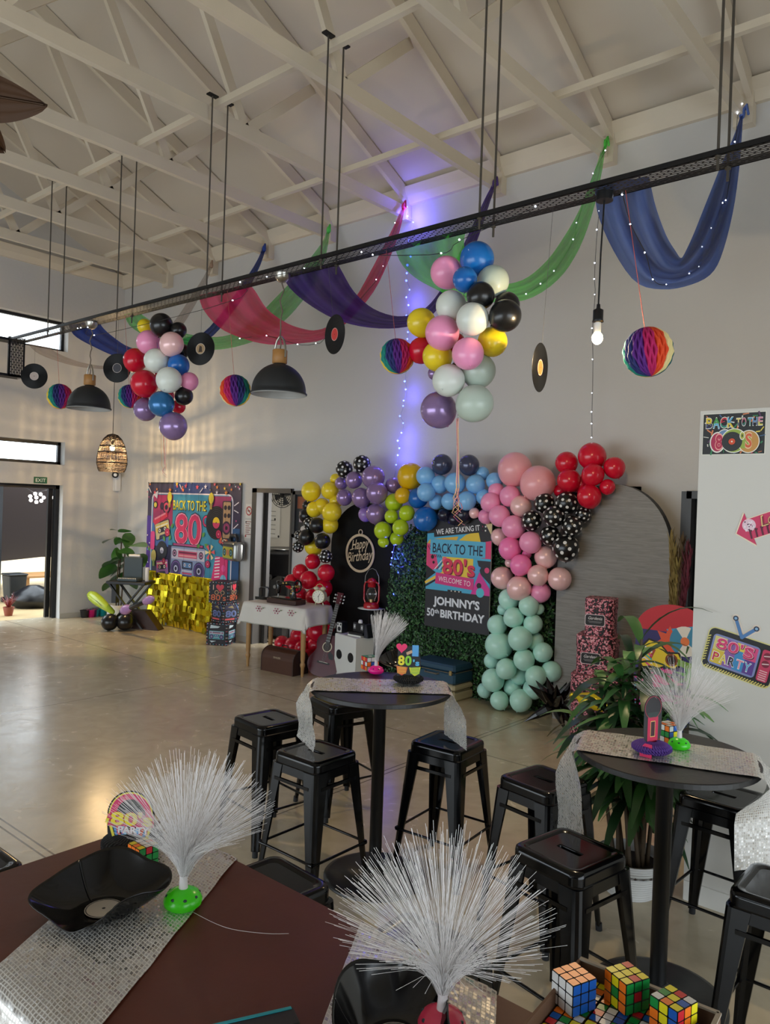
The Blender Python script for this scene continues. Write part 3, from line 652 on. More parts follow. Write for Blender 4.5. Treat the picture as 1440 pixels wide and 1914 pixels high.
fairy('w', 'thin black wire with white LEDs hanging straight down beside the bare bulb', [(1121, 395), (1117, 430), (1113, 492), (1112, 522), (1113, 551), (1108, 614), (1109, 672), (1108, 735), (1107, 770), (1107, 792), (1107, 818)], wl, .0055, 6.9)
fairy('d', 'black wire of white LEDs woven down the right arm of the blue drape', [(1389, 195), (1380, 213), (1375, 266), (1358, 375), (1352, 380), (1331, 427), (1314, 462), (1308, 499), (1290, 512), (1247, 532), (1222, 523), (1207, 473), (1180, 420), (1165, 365)], wl, .0055, [6.85, 6.83, 6.6, 6.25, 6.2, 6.05, 5.9, 5.75, 5.6, 5.3, 5.1, 4.85, 4.6, 4.35])
fairy('e', 'black wire of white LEDs following the light green drape', [(1133, 282), (1110, 325), (1079, 417), (1073, 448), (1037, 507), (1012, 531), (985, 550)], wl, .0055, [6.8, 6.75, 6.4, 6.3, 6.1, 5.95, 5.8])
fairy('f', 'short run of white LEDs along the bottom edge of the pink drape', [(450, 633), (500, 628), (558, 644), (592, 642), (612, 628), (705, 523), (718, 498), (740, 417)], wl, .0055, [4.9, 5.0, 5.1, 5.3, 5.4, 6.2, 6.4, 6.8])
fairy('g', 'white LEDs dotted along the top of the cable tray', [(147, 614), (153, 613), (166, 612), (178, 627), (437, 562), (451, 528), (501, 518), (571, 502), (678, 472), (699, 477), (827, 474), (861, 449), (1003, 387)], wl, .0055, 4.12)
# ================================================================ BALLOONS
BC = {'yellow': ('#f0d428', .25, 0), 'deep yellow': ('#e2b40c', .25, 0), 'purple': ('#967aac', .22, .35), 'lavender': ('#9a78bd', .3, 0), 'lime green': ('#b4cf22', .25, 0), 'black': ('#121214', .3, 0),
      'red': ('#d01030', .22, 0), 'royal blue': ('#1466b8', .25, 0), 'light blue': ('#80bcf0', .3, 0), 'navy': ('#454a66', .22, .3), 'dark navy': ('#15172e', .25, 0), 'rose pink': ('#f3a9b2', .3, 0),
      'pink': ('#f89cc6', .28, 0), 'hot pink': ('#fb80bc', .28, 0), 'pale pink': ('#f5c6c6', .28, .12), 'mint': ('#b9eadc', .32, 0), 'white': ('#dde2da', .35, 0), 'sage': ('#bccabd', .35, 0), 'pearl blue': ('#2a6ea6', .25, .3), 'polka': ('#0e0e10', .3, 0)}
_B = {}
def balloon_mesh(c):
    if c in _B: return _B[c]
    h, ro, me = BC[c]; m = mat('balloon_'+c.replace(' ', '_'), h, ro, me, coat=.25 if me else .12); b = MB(); pr = []
    for i in range(0, 21):
        t = PI*i/20; z = -math.cos(t); r = math.sin(t)*(1-.07*max(0, -z)**2)
        pr.append((max(r, .012), z*(1.0 if z > 0 else 1.07)))
    b.lathe(pr, m, 28)
    b.lathe([(.02, -1.06), (.035, -1.1), (.06, -1.13), (.05, -1.15), (.0, -1.14)], m, 10)
    if c == 'polka':
        w = mat('polka_dot_white', '#e6e6e4', .35); n = 36
        for k in range(n):
            zz = 1-2*(k+.5)/n; a = k*PI*(3-math.sqrt(5)); d = Vector((math.sqrt(1-zz*zz)*math.cos(a), math.sqrt(1-zz*zz)*math.sin(a), zz)); u, v = basis(d); V = [d*1.012]
            for q, rad in ((1, .075), (2, .135)): V += [((d+u*math.cos(j*PI/6)*rad+v*math.sin(j*PI/6)*rad).normalized())*1.012 for j in range(12)]
            F = [(0, 1+j, 1+(j+1) % 12) for j in range(12)]+[(1+j, 13+j, 13+(j+1) % 12, 1+(j+1) % 12) for j in range(12)]
            S = Matrix.Diagonal((1-.07*max(0, -zz)**2, 1-.07*max(0, -zz)**2, 1 if zz > 0 else 1.07))
            b.add([S @ p for p in V], F, w, True)
    o = b.build('tmp'); _B[c] = o.data; bpy.data.objects.remove(o); return _B[c]
ORD = ['topmost', 'second', 'third', 'fourth', 'fifth', 'sixth', 'seventh', 'eighth', 'ninth', 'tenth', 'eleventh', 'twelfth', 'thirteenth', 'fourteenth', 'fifteenth', 'sixteenth', 'seventeenth', 'eighteenth', 'nineteenth', 'twentieth', 'twenty-first', 'twenty-second', 'twenty-third', 'twenty-fourth', 'twenty-fifth', 'twenty-sixth', 'twenty-seventh', 'twenty-eighth']
def balloons(where, group, Yb, data):
    items = []
    for e in data.strip().split('\n'):
        c, rest = e.split(':')
        for q in rest.split(';'):
            q = q.split(); x, y, r = map(float, q[:3]); dy = float(q[3]) if len(q) > 3 else 0
            items.append([c.strip(), x, y, r, dy])
    for c in {i[0] for i in items}:
        L = sorted([i for i in items if i[0] == c], key=lambda i: i[2]); big = max(L, key=lambda i: i[3]); sm = min(L, key=lambda i: i[3])
        for k, (cc, x, y, r, dy) in enumerate(L):
            nm = 'polka-dot black' if c == 'polka' else c
            if len(L) == 1: lb = 'the only %s balloon %s' % (nm, where)
            elif len(L) > 3 and L[k] is big and r > 1.12*sorted(i[3] for i in L)[-2]: lb = 'largest %s balloon %s' % (nm, where)
            elif len(L) > 3 and L[k] is sm and r < .85*sorted(i[3] for i in L)[1]: lb = 'smallest %s balloon %s' % (nm, where)
            elif len(L) == 2: lb = '%s of two %s balloons %s' % (('left', 'right')[x > min(i[1] for i in L)] if abs(L[0][1]-L[1][1]) > abs(L[0][2]-L[1][2]) else ('upper', 'lower')[k], nm, where)
            elif k == len(L)-1: lb = 'lowest %s balloon %s' % (nm, where)
            else: lb = '%s %s balloon %s' % (ORD[k], nm, where) if k == 0 else '%s %s balloon from the top %s' % (ORD[k], nm, where)
            P = at(x, y, Y=Yb+dy); rad = r*depth(P)/FPX
            o = bpy.data.objects.new('polka_dot_balloon' if c == 'polka' else 'balloon', balloon_mesh(c)); COL.objects.link(o); o.location = P; o.scale = (rad, rad, rad)
            o.rotation_euler = (R.uniform(-1.0, .2), R.uniform(-.7, .7), R.uniform(0, 6.28)); tag(o, lb, 'balloon', group)
balloons("in the garland's left leg", 'garland balloons, left leg', 6.66, '''yellow: 582 918 18.5;617 917 16.5 .04;588 952 15 .02;602 946 15 .08;621 957 18 -.03;617 981 16 .06;586 1022 16.5 .08;628 896 11 .14;629 936 13 .1
black: 593 982 15 -.05;573 1004 15 -.08;603 1011 15 -.08;572 964 13 .08;575 945 10 .14
polka: 579 979 12 0;557.5 1022 11 -.04;609.5 1040 12.5 -.1;560 1001 10 .02
red: 585 1049 14.5 -.02;562 1069 15;610 1070 16 -.04;577 1084 17 -.08;545 1087 14;604 1100 18 .04;588 1116 17 .06;560 1112 15 .1;527 1202 14 .2;548 1206 16 .16;564 1210 13 .1;595 1180 20 .16;604 1165 15 .2;577 1226 14 .12;606 1135 14 .2;596 1150 18 .26;614 1168 16 .22;577 1190 18 .26;592 1206 18 .24;611 1196 16 .22;558 1188 15 .22''')
balloons('at the purple top of the garland', 'garland balloons, purple crown', 6.66, '''polka: 644 877 16;677 867 16.5
purple: 662 897 16 -.04;698 892 22 -.06;705 921 20.5 -.1;676 930 18.5 -.06;644 930 15.5 0;638 903 12 .05;735 907 14.5 .06;703 960 19 -.04
lavender: 684 961 14 .03''')
balloons('right of the purple ones in the garland', 'garland balloons, lime and blue middle', 6.66, '''deep yellow: 768 890 25 .04;753 926 15 -.06
lime green: 737 939 17 .02;732 965 13 -.06;761 959 15 -.03;716 991 16.5 -.05;749 986 15.5 -.08;717 1013 10.5 -.02;742 1006 13 .05
royal blue: 782 931 19 .04;796 970 23''')
balloons('in the middle of the garland', 'garland balloons, light blue middle', 6.66, '''light blue: 796 890 18 -.06;797 920 17.5 -.1;823 905 17;851 903 20 -.04;889 905 18;925 899 16 .04;816 938 14 .03;841 937 16 -.02;873 936 18 -.05;905 929 15 .04;902 885 13 .1
navy: 827 868 19.5;877 869 19.5
dark navy: 831 963 13;867 962 17;850 970 14 .06''')
balloons("in the garland's right leg", 'garland balloons, right leg', 6.64, '''rose pink: 963 877 32 .04;1006 903 33
pink: 928 917 15 .03;954 927 19.5 -.02;918 939 19 -.04;934 964 20 -.06;960 985 22 -.06;908 965 14 .04;1011 1107 19 .04;992 1014 21 -.1
hot pink: 954 1025 21.5 -.06;974 1056 20 -.1;985 1036 9 0
pale pink: 974 946 20 -.02;934 1003 16 .04;1020.5 1041 21 .03;939 1080 21 .02;971 1099 23 -.08;1006 1075 19.5 -.06;1046.5 1082 22 .02;887 959 10;953 1052 9 .05
mint: 952 1120 20;989 1132 19 -.04;941 1139 11 .08;1007 1138 11 .06;961 1154 19 -.06;930 1168 19;997 1166 18;973 1193 23 -.08;933 1206 26 0;1000 1198 17 .08;1015 1219 18.5 .04;980 1233 20 -.06;920 1235 15 .06;947 1250 19.5 -.08;1002 1264 20 -.04;1031 1255 19.5 .08;922 1271 21.5 -.04;971 1262 17 .08;906 1290 14 .04;959 1285 17 .1;934 1309 17.5 -.04;974 1309 21 -.02;997 1288 19 .06''')
balloons('right of the pink ones', 'garland balloons, red and polka-dot side', 6.64, '''red: 1107 853 26 .04;1059.5 865 21 .04;1149 874 20 .04;1109 887 21 -.06;1064 898 22 -.02;1136 910 14.5;1102 928 22.5 -.06;1049 917 13 .1;1088 905 18 .1
polka: 1018 940 19 -.04;1059.5 940 21 -.06;994 973 19 -.08;1036 965 20 -.14;1091 962 15 0;1070 983 19 -.1;1029 1001 19 -.06;1058 1024 25 -.08''')
balloons('of the big cluster under the tray', 'balloons of the big hanging cluster', TY, '''royal blue: 892 484 32 .03;869.5 522 23 -.14
pink: 835 509 30 0;827 622 32 -.12;875 661 30 -.14
sage: 922 526 30 .06;895 693 32 .06;888 754 35 -.02
black: 899 553 26 -.12;945 590 30 -.06;948 570 24 .1;866 577 14 .1;858 690 16 .12
white: 844 572 29 -.06;884 596 30.5 -.16;839 711 30.5 -.1
yellow: 788 603 27 .02;921 639 28 .06;818 666 28 -.06
red: 789 655 25 .08;852 640 18 .08
purple: 820 766 34 .02;812 698 12 .1''')
balloons('of the smaller cluster at the left', 'balloons of the smaller hanging cluster', TY, '''yellow: 271 610 14 .06
black: 302 607 21.5 -.04;334 617 15 .06;342 656 13 .12;344 740 17 .03
pink: 278 640 22.5 -.02;354 713 17 .06
pale pink: 321 643 22.5 -.06
red: 253 673 22 .02;270 717 25.5 -.06;334 760 13 .1;305 705 16 .12;312 740 14 .1
white: 292 674 22.5 -.12;316 710 24 -.14
royal blue: 334 682 20 .02
pearl blue: 302 755 24 -.14
purple: 272 765 22 0;324 796 26 -.06''')
# strings and curled ribbons of the two hanging clusters
rp = [mat('ribbon_pink', '#e5a9a0', .4), mat('ribbon_gold', '#d7b07c', .35), mat('ribbon_rose', '#b9646e', .4)]
def ribbons(label, top, bot, spread, n, hang, curl):
    A = at(*top, Y=TY); B = at(*bot, Y=TY); o = root('curling_ribbon', label, 'ribbon', A, 0, 'ribbon bundles under the hanging balloons')
    for k in range(n):
        e = R.uniform(.72, 1.0); ph = R.uniform(0, 6); pts = []
        for i in range(26):
            t = i/25*e; c = max(0, t-.6)*curl; s = (B-A)*t
            pts.append(s+Vector((spread*(k/(n-1)-.5)*(.4+.5*math.sin(t*3+ph))+c*math.sin(t*34+ph), c*math.cos(t*34+ph), 0)))
        rows = [[p+Vector((-.0028, 0, 0)), p+Vector((.0028, .001, 0))] for p in pts]; MB().sheet(rows, rp[k % 3]).build('strand', o)
    MB().cyl((0, 0, -.02), at(*hang, Y=TY)-A, .0015, mat('nylon_line'), 4).build('string', o)
ribbons('bundle of pink and gold ribbons trailing from the big balloon cluster', (856, 782), (853, 985), .05, 9, (874, 430), .12)
ribbons('thin pink ribbons trailing from the smaller balloon cluster', (306, 800), (308, 905), .22, 5, (290, 590), .1)
# ================================================================ THE LONG WALL
def cassette(a, x, y, w, h, c1, c2, ang=0):
    T = Matrix.Translation((x, y, 0)) @ Matrix.Rotation(ang, 4, 'Z'); o = a.X; a.X = (o @ T) if o else T
    a.poly(rrect(-w/2, -h/2, w/2, h/2, h*.1), '#161226').poly(rrect(-w/2+h*.05, -h/2+h*.05, w/2-h*.05, h/2-h*.05, h*.08), c1).rect(-w*.4, -h*.05, w*.4, h*.36, c2).rect(-w*.4, .2*h, w*.4, .3*h, '#e8e0c8')
    a.poly(rrect(-w*.3, -h*.14, w*.3, h*.16, h*.1), '#1a1830')
    for s in (-1, 1): a.disc(s*w*.18, .01*h, h*.11, '#e9dfd2', 14).disc(s*w*.18, .01*h, h*.05, '#222222', 10)
    a.poly([(-w*.28, -h*.45), (w*.28, -h*.45), (w*.22, -h*.27), (-w*.22, -h*.27)], '#2a2550'); a.X = o
def lp(a, x, y, r, lab='#e9c62c', lab2='#d23b6a'):
    a.disc(x, y, r, '#14131c', 32)
    for q in (.92, .8, .68, .56, .46): a.ring(x, y, r*q-.002, r*q, '#5b5868', 32)
    a.disc(x, y, r*.34, lab, 20).poly(circ(x, y, r*.34, 10, None, PI, 2*PI), lab2).disc(x, y, r*.05, '#141218', 8)
def boom(a, x, y, w, h, body='#8c9cc4', trim='#d84a74', dark='#241f3c'):
    a.poly(rrect(x-w/2, y-h/2, x+w/2, y+h/2, h*.06), dark).poly(rrect(x-w/2+.012*w, y-h/2+.012*w, x+w/2-.012*w, y+h/2-.012*w, h*.05), body)
    a.rect(x-w*.47, y+h*.1, x+w*.47, y+h*.42, '#c9c4d8').rect(x-w*.27, y+h*.16, x+w*.27, y+h*.36, trim).rect(x-w*.25, y+h*.19, x+w*.25, y+h*.24, '#f0a0a8').rect(x-w*.25, y+h*.28, x+w*.25, y+h*.33, '#7c2448')
    for s in (-1, 1):
        a.disc(x+s*w*.38, y+h*.27, h*.11, dark).disc(x+s*w*.38, y+h*.27, h*.075, '#c78bb0').disc(x+s*w*.38, y+h*.27, h*.04, dark)
        a.disc(x+s*w*.33, y-h*.2, h*.27, dark, 30).disc(x+s*w*.33, y-h*.2, h*.245, '#6a4f96', 30).disc(x+s*w*.33, y-h*.2, h*.2, '#3a3164', 30).disc(x+s*w*.33, y-h*.2, h*.1, '#c5cbe6').disc(x+s*w*.33, y-h*.2, h*.06, dark)
    a.rect(x-w*.15, y-h*.18, x+w*.15, y+h*.06, dark).rect(x-w*.12, y-h*.14, x+w*.12, y+h*.02, '#5a86b8')
    for s in (-1, 1): a.disc(x+s*w*.07, y-h*.06, h*.05, '#e4e2ee', 12).disc(x+s*w*.07, y-h*.06, h*.025, dark, 8)
    for k in range(3): a.rect(x-w*.14, y-h*(.26+.07*k), x+w*.14, y-h*(.22+.07*k), ('#d8d4e4', trim, '#4a4478')[k])
# ---- tapestry
bl_, br_ = at(279, 902, Y=Y1-.02), at(453, 903, Y=Y1-.02)
W_ = br_.x-bl_.x; zt = 2.27; zb = .62; H_ = zt-zb
o = root('party_tapestry', 'large printed fabric backdrop with boombox and cassettes reading BACK TO THE 80', 'backdrop', ((bl_.x+br_.x)/2, Y1-.035, zb), wallm(0))
def ux(u): return (u-.5)*W_
def vy(v): return (1-v)*H_
class Wavy(Art):
    def _p(s, pts): return [Vector((p[0], p[1], p[2]+.006*math.sin(p[0]*26))) for p in Art._p(s, pts)]
a = Art(0, .00008)
rows = [[(ux(i), vy(j), -.004) for i in (0, 1)] for j in (0, 1)]
a.sheet(rows, pm('#3c3550'), False); a.box((0, H_-.012, -.006), (W_, .024, .006), pm('#2c2a34'))
a.rect(ux(0), vy(1), ux(.12), vy(.33), '#54309a').rect(ux(.88), vy(1), ux(1), vy(.4), '#2e5a8c').rect(ux(.3), vy(.12), ux(.7), vy(0), '#2c3f7c')
a.poly(rrect(ux(.05), vy(.92), ux(.93), vy(.1), .12), '#e7dce6').poly(rrect(ux(.06), vy(.91), ux(.92), vy(.112), .11), '#3f93b4')
a.rect(ux(.07), vy(.42), ux(.3), vy(.12), '#b02c62').rect(ux(.7), vy(.3), ux(.91), vy(.12), '#a02a66').rect(ux(.07), vy(.88), ux(.3), vy(.6), '#2a2248').rect(ux(.07), vy(.62), ux(.26), vy(.4), '#4a6cb4')
a.rect(ux(0), vy(1), ux(1), vy(.905), '#1f4f9c')
for k in range(15): a.rect(ux(.03+k*.066), vy(1), ux(.036+k*.066), vy(.905), '#3f8ad0')
for v in (.93, .965): a.rect(ux(0), vy(v+.004), ux(1), vy(v), '#3f8ad0')
a.text('BACK TO THE', ux(.485)+.0, vy(.262), .155, '#161428', W_*.37, .03).text('BACK TO THE', ux(.48), vy(.258), .15, '#e6dc32', W_*.355, .012)
a.text('80', ux(.475), vy(.575), .47, '#15132a', W_*.31, .05).text('80', ux(.475), vy(.57), .46, '#ef9ab8', W_*.295, .034).text('80', ux(.475), vy(.567), .445, '#dc2f66', W_*.275, .016)
a.text('G', ux(.66), vy(.4), .17, '#15132a', .16, .05).text('G', ux(.66), vy(.398), .16, '#dc3f72', .14, .02)
boom(a, ux(.48), vy(.755), W_*.38, H_*.31)
a.rect(ux(.31), vy(.6), ux(.65), vy(.575), '#241f3c').rect(ux(.32), vy(.596), ux(.64), vy(.579), '#c04a86')
lp(a, ux(.77), vy(.36), .25); lp(a, ux(.19), vy(.66), .15, '#d9d4dc', '#a59fb0')
cassette(a, ux(.19), vy(.46), .42, .28, '#c9b98a', '#e8c23c', .25); cassette(a, ux(.2), vy(.82), .36, .25, '#8a5a9c', '#ef5a8c', .12); cassette(a, ux(.86), vy(.53), .26, .15, '#d8584c', '#e89a3c', -.5)
a.poly(rrect(ux(.83), vy(.5), ux(.92), vy(.16), .03), '#2a2038').poly(rrect(ux(.84), vy(.49), ux(.91), vy(.17), .02), '#b8936c')
for v in (.22, .29): a.disc(ux(.86), vy(v), .035, '#241c2c').disc(ux(.895), vy(v), .035, '#241c2c')
a.disc(ux(.875), vy(.4), .1, '#3a2440').disc(ux(.875), vy(.4), .07, '#9c3a6c').disc(ux(.875), vy(.4), .03, '#241c2c')
a.disc(ux(.1), vy(.22), .06, '#2a2038').disc(ux(.1), vy(.22), .04, '#d8c24a').disc(ux(.23), vy(.24), .1, '#2a1c34').disc(ux(.23), vy(.24), .075, '#d84a6a').disc(ux(.23), vy(.24), .04, '#2a1c34').disc(ux(.18), vy(.23), .06, '#3a2440')
a.poly([(ux(.08), vy(.37)), (ux(.24), vy(.28)), (ux(.25), vy(.33)), (ux(.1), vy(.42))], '#d82a4c').line([(ux(.1), vy(.36)), (ux(.22), vy(.3))], .03, '#ef8a9c')
a.poly(rrect(ux(.055), vy(.66), ux(.105), vy(.48), .04), '#e0408a').poly([(ux(.07), vy(.12)), (ux(.13), vy(.08)), (ux(.12), vy(.16))], '#d9d2de')
for u, v in ((.265, .14), (.715, .14)): a.disc(ux(u), vy(v+.015), .075, '#2a2038', 20, .1).disc(ux(u), vy(v), .06, '#e6cf3e', 20, .085).rect(ux(u)-.03, vy(v+.1), ux(u)+.03, vy(v+.05), '#b89a4c')
for u, v, r, c in ((.25, .48, .07, '#d82a5c'), (.8, .46, .07, '#d82a5c'), (.22, .76, .05, '#b8264c'), (.7, .74, .06, '#c23a6c')):
    a.disc(ux(u), vy(v), r, '#4a1430').disc(ux(u), vy(v), r*.85, c).ring(ux(u), vy(v), r*.4, r*.5, '#7c1838').disc(ux(u), vy(v), r*.2, '#f08aa8')
for u, v, an in ((.27, .56, 1), (.23, .57, 2.2), (.63, .5, .8), (.66, .56, -.4), (.62, .57, 3.5), (.29, .44, .8), (.05, .68, 2)):
    a.poly([(ux(u)+.11*math.cos(an)*t-.035*math.sin(an)*s, vy(v)+.11*math.sin(an)*t+.035*math.cos(an)*s) for t, s in ((0, 0), (.5, 1), (1, 0), (.5, -1))], '#5c9a4a')
for k in range(6): a.poly([(ux(.72), vy(.63)), (ux(.72)+.12*math.cos(k*PI/3-.2), vy(.63)+.12*math.sin(k*PI/3-.2)), (ux(.72)+.12*math.cos(k*PI/3+.35), vy(.63)+.12*math.sin(k*PI/3+.35))], '#e8dcae' if k % 2 else '#e2606c')
a.disc(ux(.72), vy(.63), .03, '#e8b63c')
a.poly([(ux(.74), vy(.88)), (ux(.78), vy(.66)), (ux(.9), vy(.66)), (ux(.9), vy(.87)), (ux(.8), vy(.91))], '#e03a7c')
for k in range(7): a.line([(ux(.775), vy(.68+k*.028)), (ux(.82), vy(.67+k*.028))], .018, '#f4e6ee')
a.line([(ux(.72), vy(.9)), (ux(.9), vy(.88))], .04, '#f0e8e4').disc(ux(.86), vy(.76), .05, '#ef5aa4').disc(ux(.86), vy(.86), .07, '#7ab6d8').disc(ux(.1), vy(.72), .07, '#d8c46a', 16, .1).rect(ux(.09), vy(.82), ux(.115), vy(.76), '#7c9a4c')
for k in range(26):
    u, v = R.random(), R.uniform(.01, .1); a.poly(star(ux(u), vy(v), R.uniform(.015, .045)), R.choice(('#e8c83a', '#e0566c', '#d8d4e8', '#e88a3a')))
for k in range(26): u, v = R.choice((R.uniform(0, .05), R.uniform(.94, 1))), R.random(); a.disc(ux(u), vy(v), R.uniform(.006, .014), R.choice(('#e8e4ee', '#d84a8c', '#58b0d8')), 8)
for p, q in (((.95, .2), (.99, .17)), ((.95, .24), (.99, .26)), ((.95, .4), (.99, .36)), ((.05, .1), (.02, .05)), ((.6, .09), (.63, .05)), ((.4, .06), (.38, .02))): a.line([(ux(p[0]), vy(p[1])), (ux(q[0]), vy(q[1]))], .015, '#e8e4ee')
for k in range(6): a.rect(ux(.17+.14*k)-.002, 0, ux(.17+.14*k)+.002, H_, '#241f30')
a.build('printed_fabric', o)
b = MB(); [b.cyl((x, H_-.01, 0), (x, H_-.01, .012), .012, mat('steel'), 10) for x in (-W_/2+.02, 0, W_/2-.02)]; b.build('pin', o)
# ---- gold foil fringe under it
gm = mat('gold_foil', '#e6d024', .2, .86)
o = root('foil_fringe', 'shiny gold foil square curtain hanging below the printed tapestry', 'foil curtain', (bl_.x+.1, Y1-.06, 0)); b = MB()
for r in range(9):
    for c in range(24):
        x0 = c*.085+R.uniform(-.01, .01); z0 = .82-r*.09; tx, tz = R.uniform(-.5, .5), R.uniform(-.6, .6); d = R.uniform(-.03, .005)
        if z0 < .05: z0 = .1
        b.add([(x0, d, z0), (x0+.088, d+.04*tx, z0+.004), (x0+.09, d+.04*tx-.05*tz, z0-.092), (x0+.002, d-.05*tz, z0-.09)], [(0, 1, 2, 3)], gm)
b.add([(0, .02, .84), (2.05, .02, .84), (2.05, .02, .04), (0, .02, .04)], [(0, 1, 2, 3)], gm); b.build('foil_squares', o)
# ---- three printed cube boxes
def cube_box(P, s, rot, label, kind):
    o = root('gift_box', label, 'box', P, rot, 'printed party boxes in a stack')
    MB().box((0, 0, s/2), (s, s, s), pm('#17141d'), bev=.004).build('carton', o)
    for k in range(2):
        a = Art(.0004); e = s/2
        for j in range(7):
            t = -e+.02+j*(s-.04)/6
            for y in (.012, s-.012): a.disc(t, y, .007, ('#d8606c', '#e8d8c8', '#58a8c8')[j % 3], 8)
            for x in (-e+.012, e-.012): a.disc(x, .02+j*(s-.04)/6, .007, ('#58a8c8', '#d8606c', '#e8d8c8')[j % 3], 8)
        a.rect(-e+.025, .025, e-.025, s-.025, '#17141d')
        if kind == 0:
            a.text('I', -.08, s*.62, .07, '#e8c0b0', None, .01); a.poly([(.02+.06*x, s*.73+.06*y) for x, y in [(math.sin(t)**3, (13*math.cos(t)-5*math.cos(2*t)-2*math.cos(3*t)-math.cos(4*t))/16) for t in [2*PI*i/28 for i in range(28)]]], '#d83a4c')
            for x in (-.03, .06): a.ring(x, s*.5, .022, .03, '#c8a070')
            a.rect(-.0, s*.5, .03, s*.515, '#c8a070').text("80's", 0, s*.14, .085, '#3c1420', s*.8, .02).text("80's", 0, s*.14, .08, '#d86a3c', s*.76, .008)
        elif kind == 1:
            a.poly([(-.1, s*.86), (0, s*.96), (.11, s*.82), (.06, s*.66), (-.1, s*.7)], '#2c2a4a').poly([(-.06, s*.8), (.02, s*.88), (.05, s*.72)], '#9a8a5c')
            a.text('80', 0, s*.3, .085, '#8fa6dc', s*.66, .03).text('80', 0, s*.3, .08, '#1c1a34', s*.6, .012).text('80', 0, s*.3, .075, '#5a6cae', s*.56, -.012)
            a.rect(-.1, s*.14, .06, s*.22, '#d85a5c').rect(.07, s*.14, .1, s*.22, '#4a4a6c').line([(.09, s*.9), (.13, s*.6)], .008, '#5a86c8')
        else:
            a.poly([(-.1, s*.75), (.02, s*.78), (.05, s*.85), (-.09, s*.9)], '#c8d8dc'); boom(a, 0, s*.46, s*.72, s*.38, '#58b0b4', '#3a6a7c', '#122a30'); a.poly([(-.1, s*.2), (.0, s*.2), (-.07, s*.12)], '#c8d8dc')
        a.build('print', o, loc=((0, -e-.0003, 0) if k == 0 else (e+.0003, 0, 0)), rot=(PI/2, 0, 0) if k == 0 else (PI/2, 0, PI/2))
    return o
P = at(414, 1183, Y=6.72); bx, by = P.x, P.y
cube_box((bx, by, 0), .31, math.radians(28), 'lowest printed box of the stack beside the tapestry, showing a boombox', 2)
cube_box((bx+.03, by+.03, .312), .27, math.radians(-2), 'middle printed box of the stack beside the tapestry, showing neon 80', 1)
cube_box((bx+.02, by, .584), .3, math.radians(26), "topmost printed box of the stack, reading I love 80's", 0)
# ---- inflated boombox on the wall
P = at(437, 1030, Y=Y1-.1); o = root('foil_balloon', 'small inflated foil boombox stuck to the wall beside the tapestry', 'balloon', P, (0, 0, math.radians(-14)))
b = MB(); rs = []
for y, s in ((-.09, .8), (-.075, .94), (-.03, 1), (.03, 1), (.075, .94), (.09, .8)): rs.append([(x*s, y, z*s) for x, z in rrect(-.22, -.14, .22, .14, .05)])
b.loft(rs, mat('grey_foil', '#8a8a86', .25, .7)); b.tube([(-.11, 0, .12), (-.11, 0, .19), (-.07, 0, .22), (.07, 0, .22), (.11, 0, .19), (.11, 0, .12)], .028, mat('dark_foil', '#33343a', .3, .6), 10); b.build('body', o)
a = Art(.093); a.poly(rrect(-.17, -.1, .17, .06, .02), '#b8b23c').rect(-.17, .07, .17, .1, '#3a3c40')
for x in (-.11, .11): a.disc(x, -.02, .055, '#22282c').disc(x, -.02, .035, '#5c9aa8').disc(x, -.02, .015, '#22282c')
a.rect(-.04, -.06, .04, .02, '#c87a5a').build('print', o, rot=(PI/2, 0, 0))
# ---- corner: fig plant, folding stand, cups
leaf = mat('fig_leaf', '#3c6a2c', .3, noise_amt=.35, nscale=4); stem = mat('plant_stem', '#4a3a26', .7)
def blade(b, p, d, L, w, m, droop=.5, fold=.15, n=6, tip=1.2, up=Vector((0, 0, 1)), roll=0):
    d = Vector(d).normalized(); s = d.cross(up); s = s.normalized() if s.length > 1e-4 else Vector((1, 0, 0)); u = s.cross(d)
    s, u = s*math.cos(roll)+u*math.sin(roll), u*math.cos(roll)-s*math.sin(roll); rows = []; c = Vector(p)
    for i in range(n+1):
        t = i/n; ww = w*math.sin(PI*t**tip*.97+.03)**.8*.5+.001
        rows.append([c-s*ww+u*ww*fold, c, c+s*ww+u*ww*fold]); q = d-Vector((0, 0, 1))*droop*t; c = c+q.normalized()*L/n
    b.sheet(rows, m)
P = at(222, 1141, Y=6.72); P = Vector((P.x, 6.72, 0))
o = root('fig_plant', 'leafy fiddle-leaf fig in a white pot in the far corner', 'plant', P)
MB().lathe([(.12, 0), (.18, .1), (.195, .26), (.185, .26), (.16, .22), (0, .22)], mat('white_ceramic', '#d5d6d2', .4), 28).build('pot', o)
b = MB()
for x, y, h in ((-.02, 0, 1.28), (.06, .02, 1.1), (.0, -.05, .98)): b.tube([(x*.5, y, .2), (x, y, .6), (x+.04, y, h)], .012, stem, 6)
b.build('stem', o); b = MB()
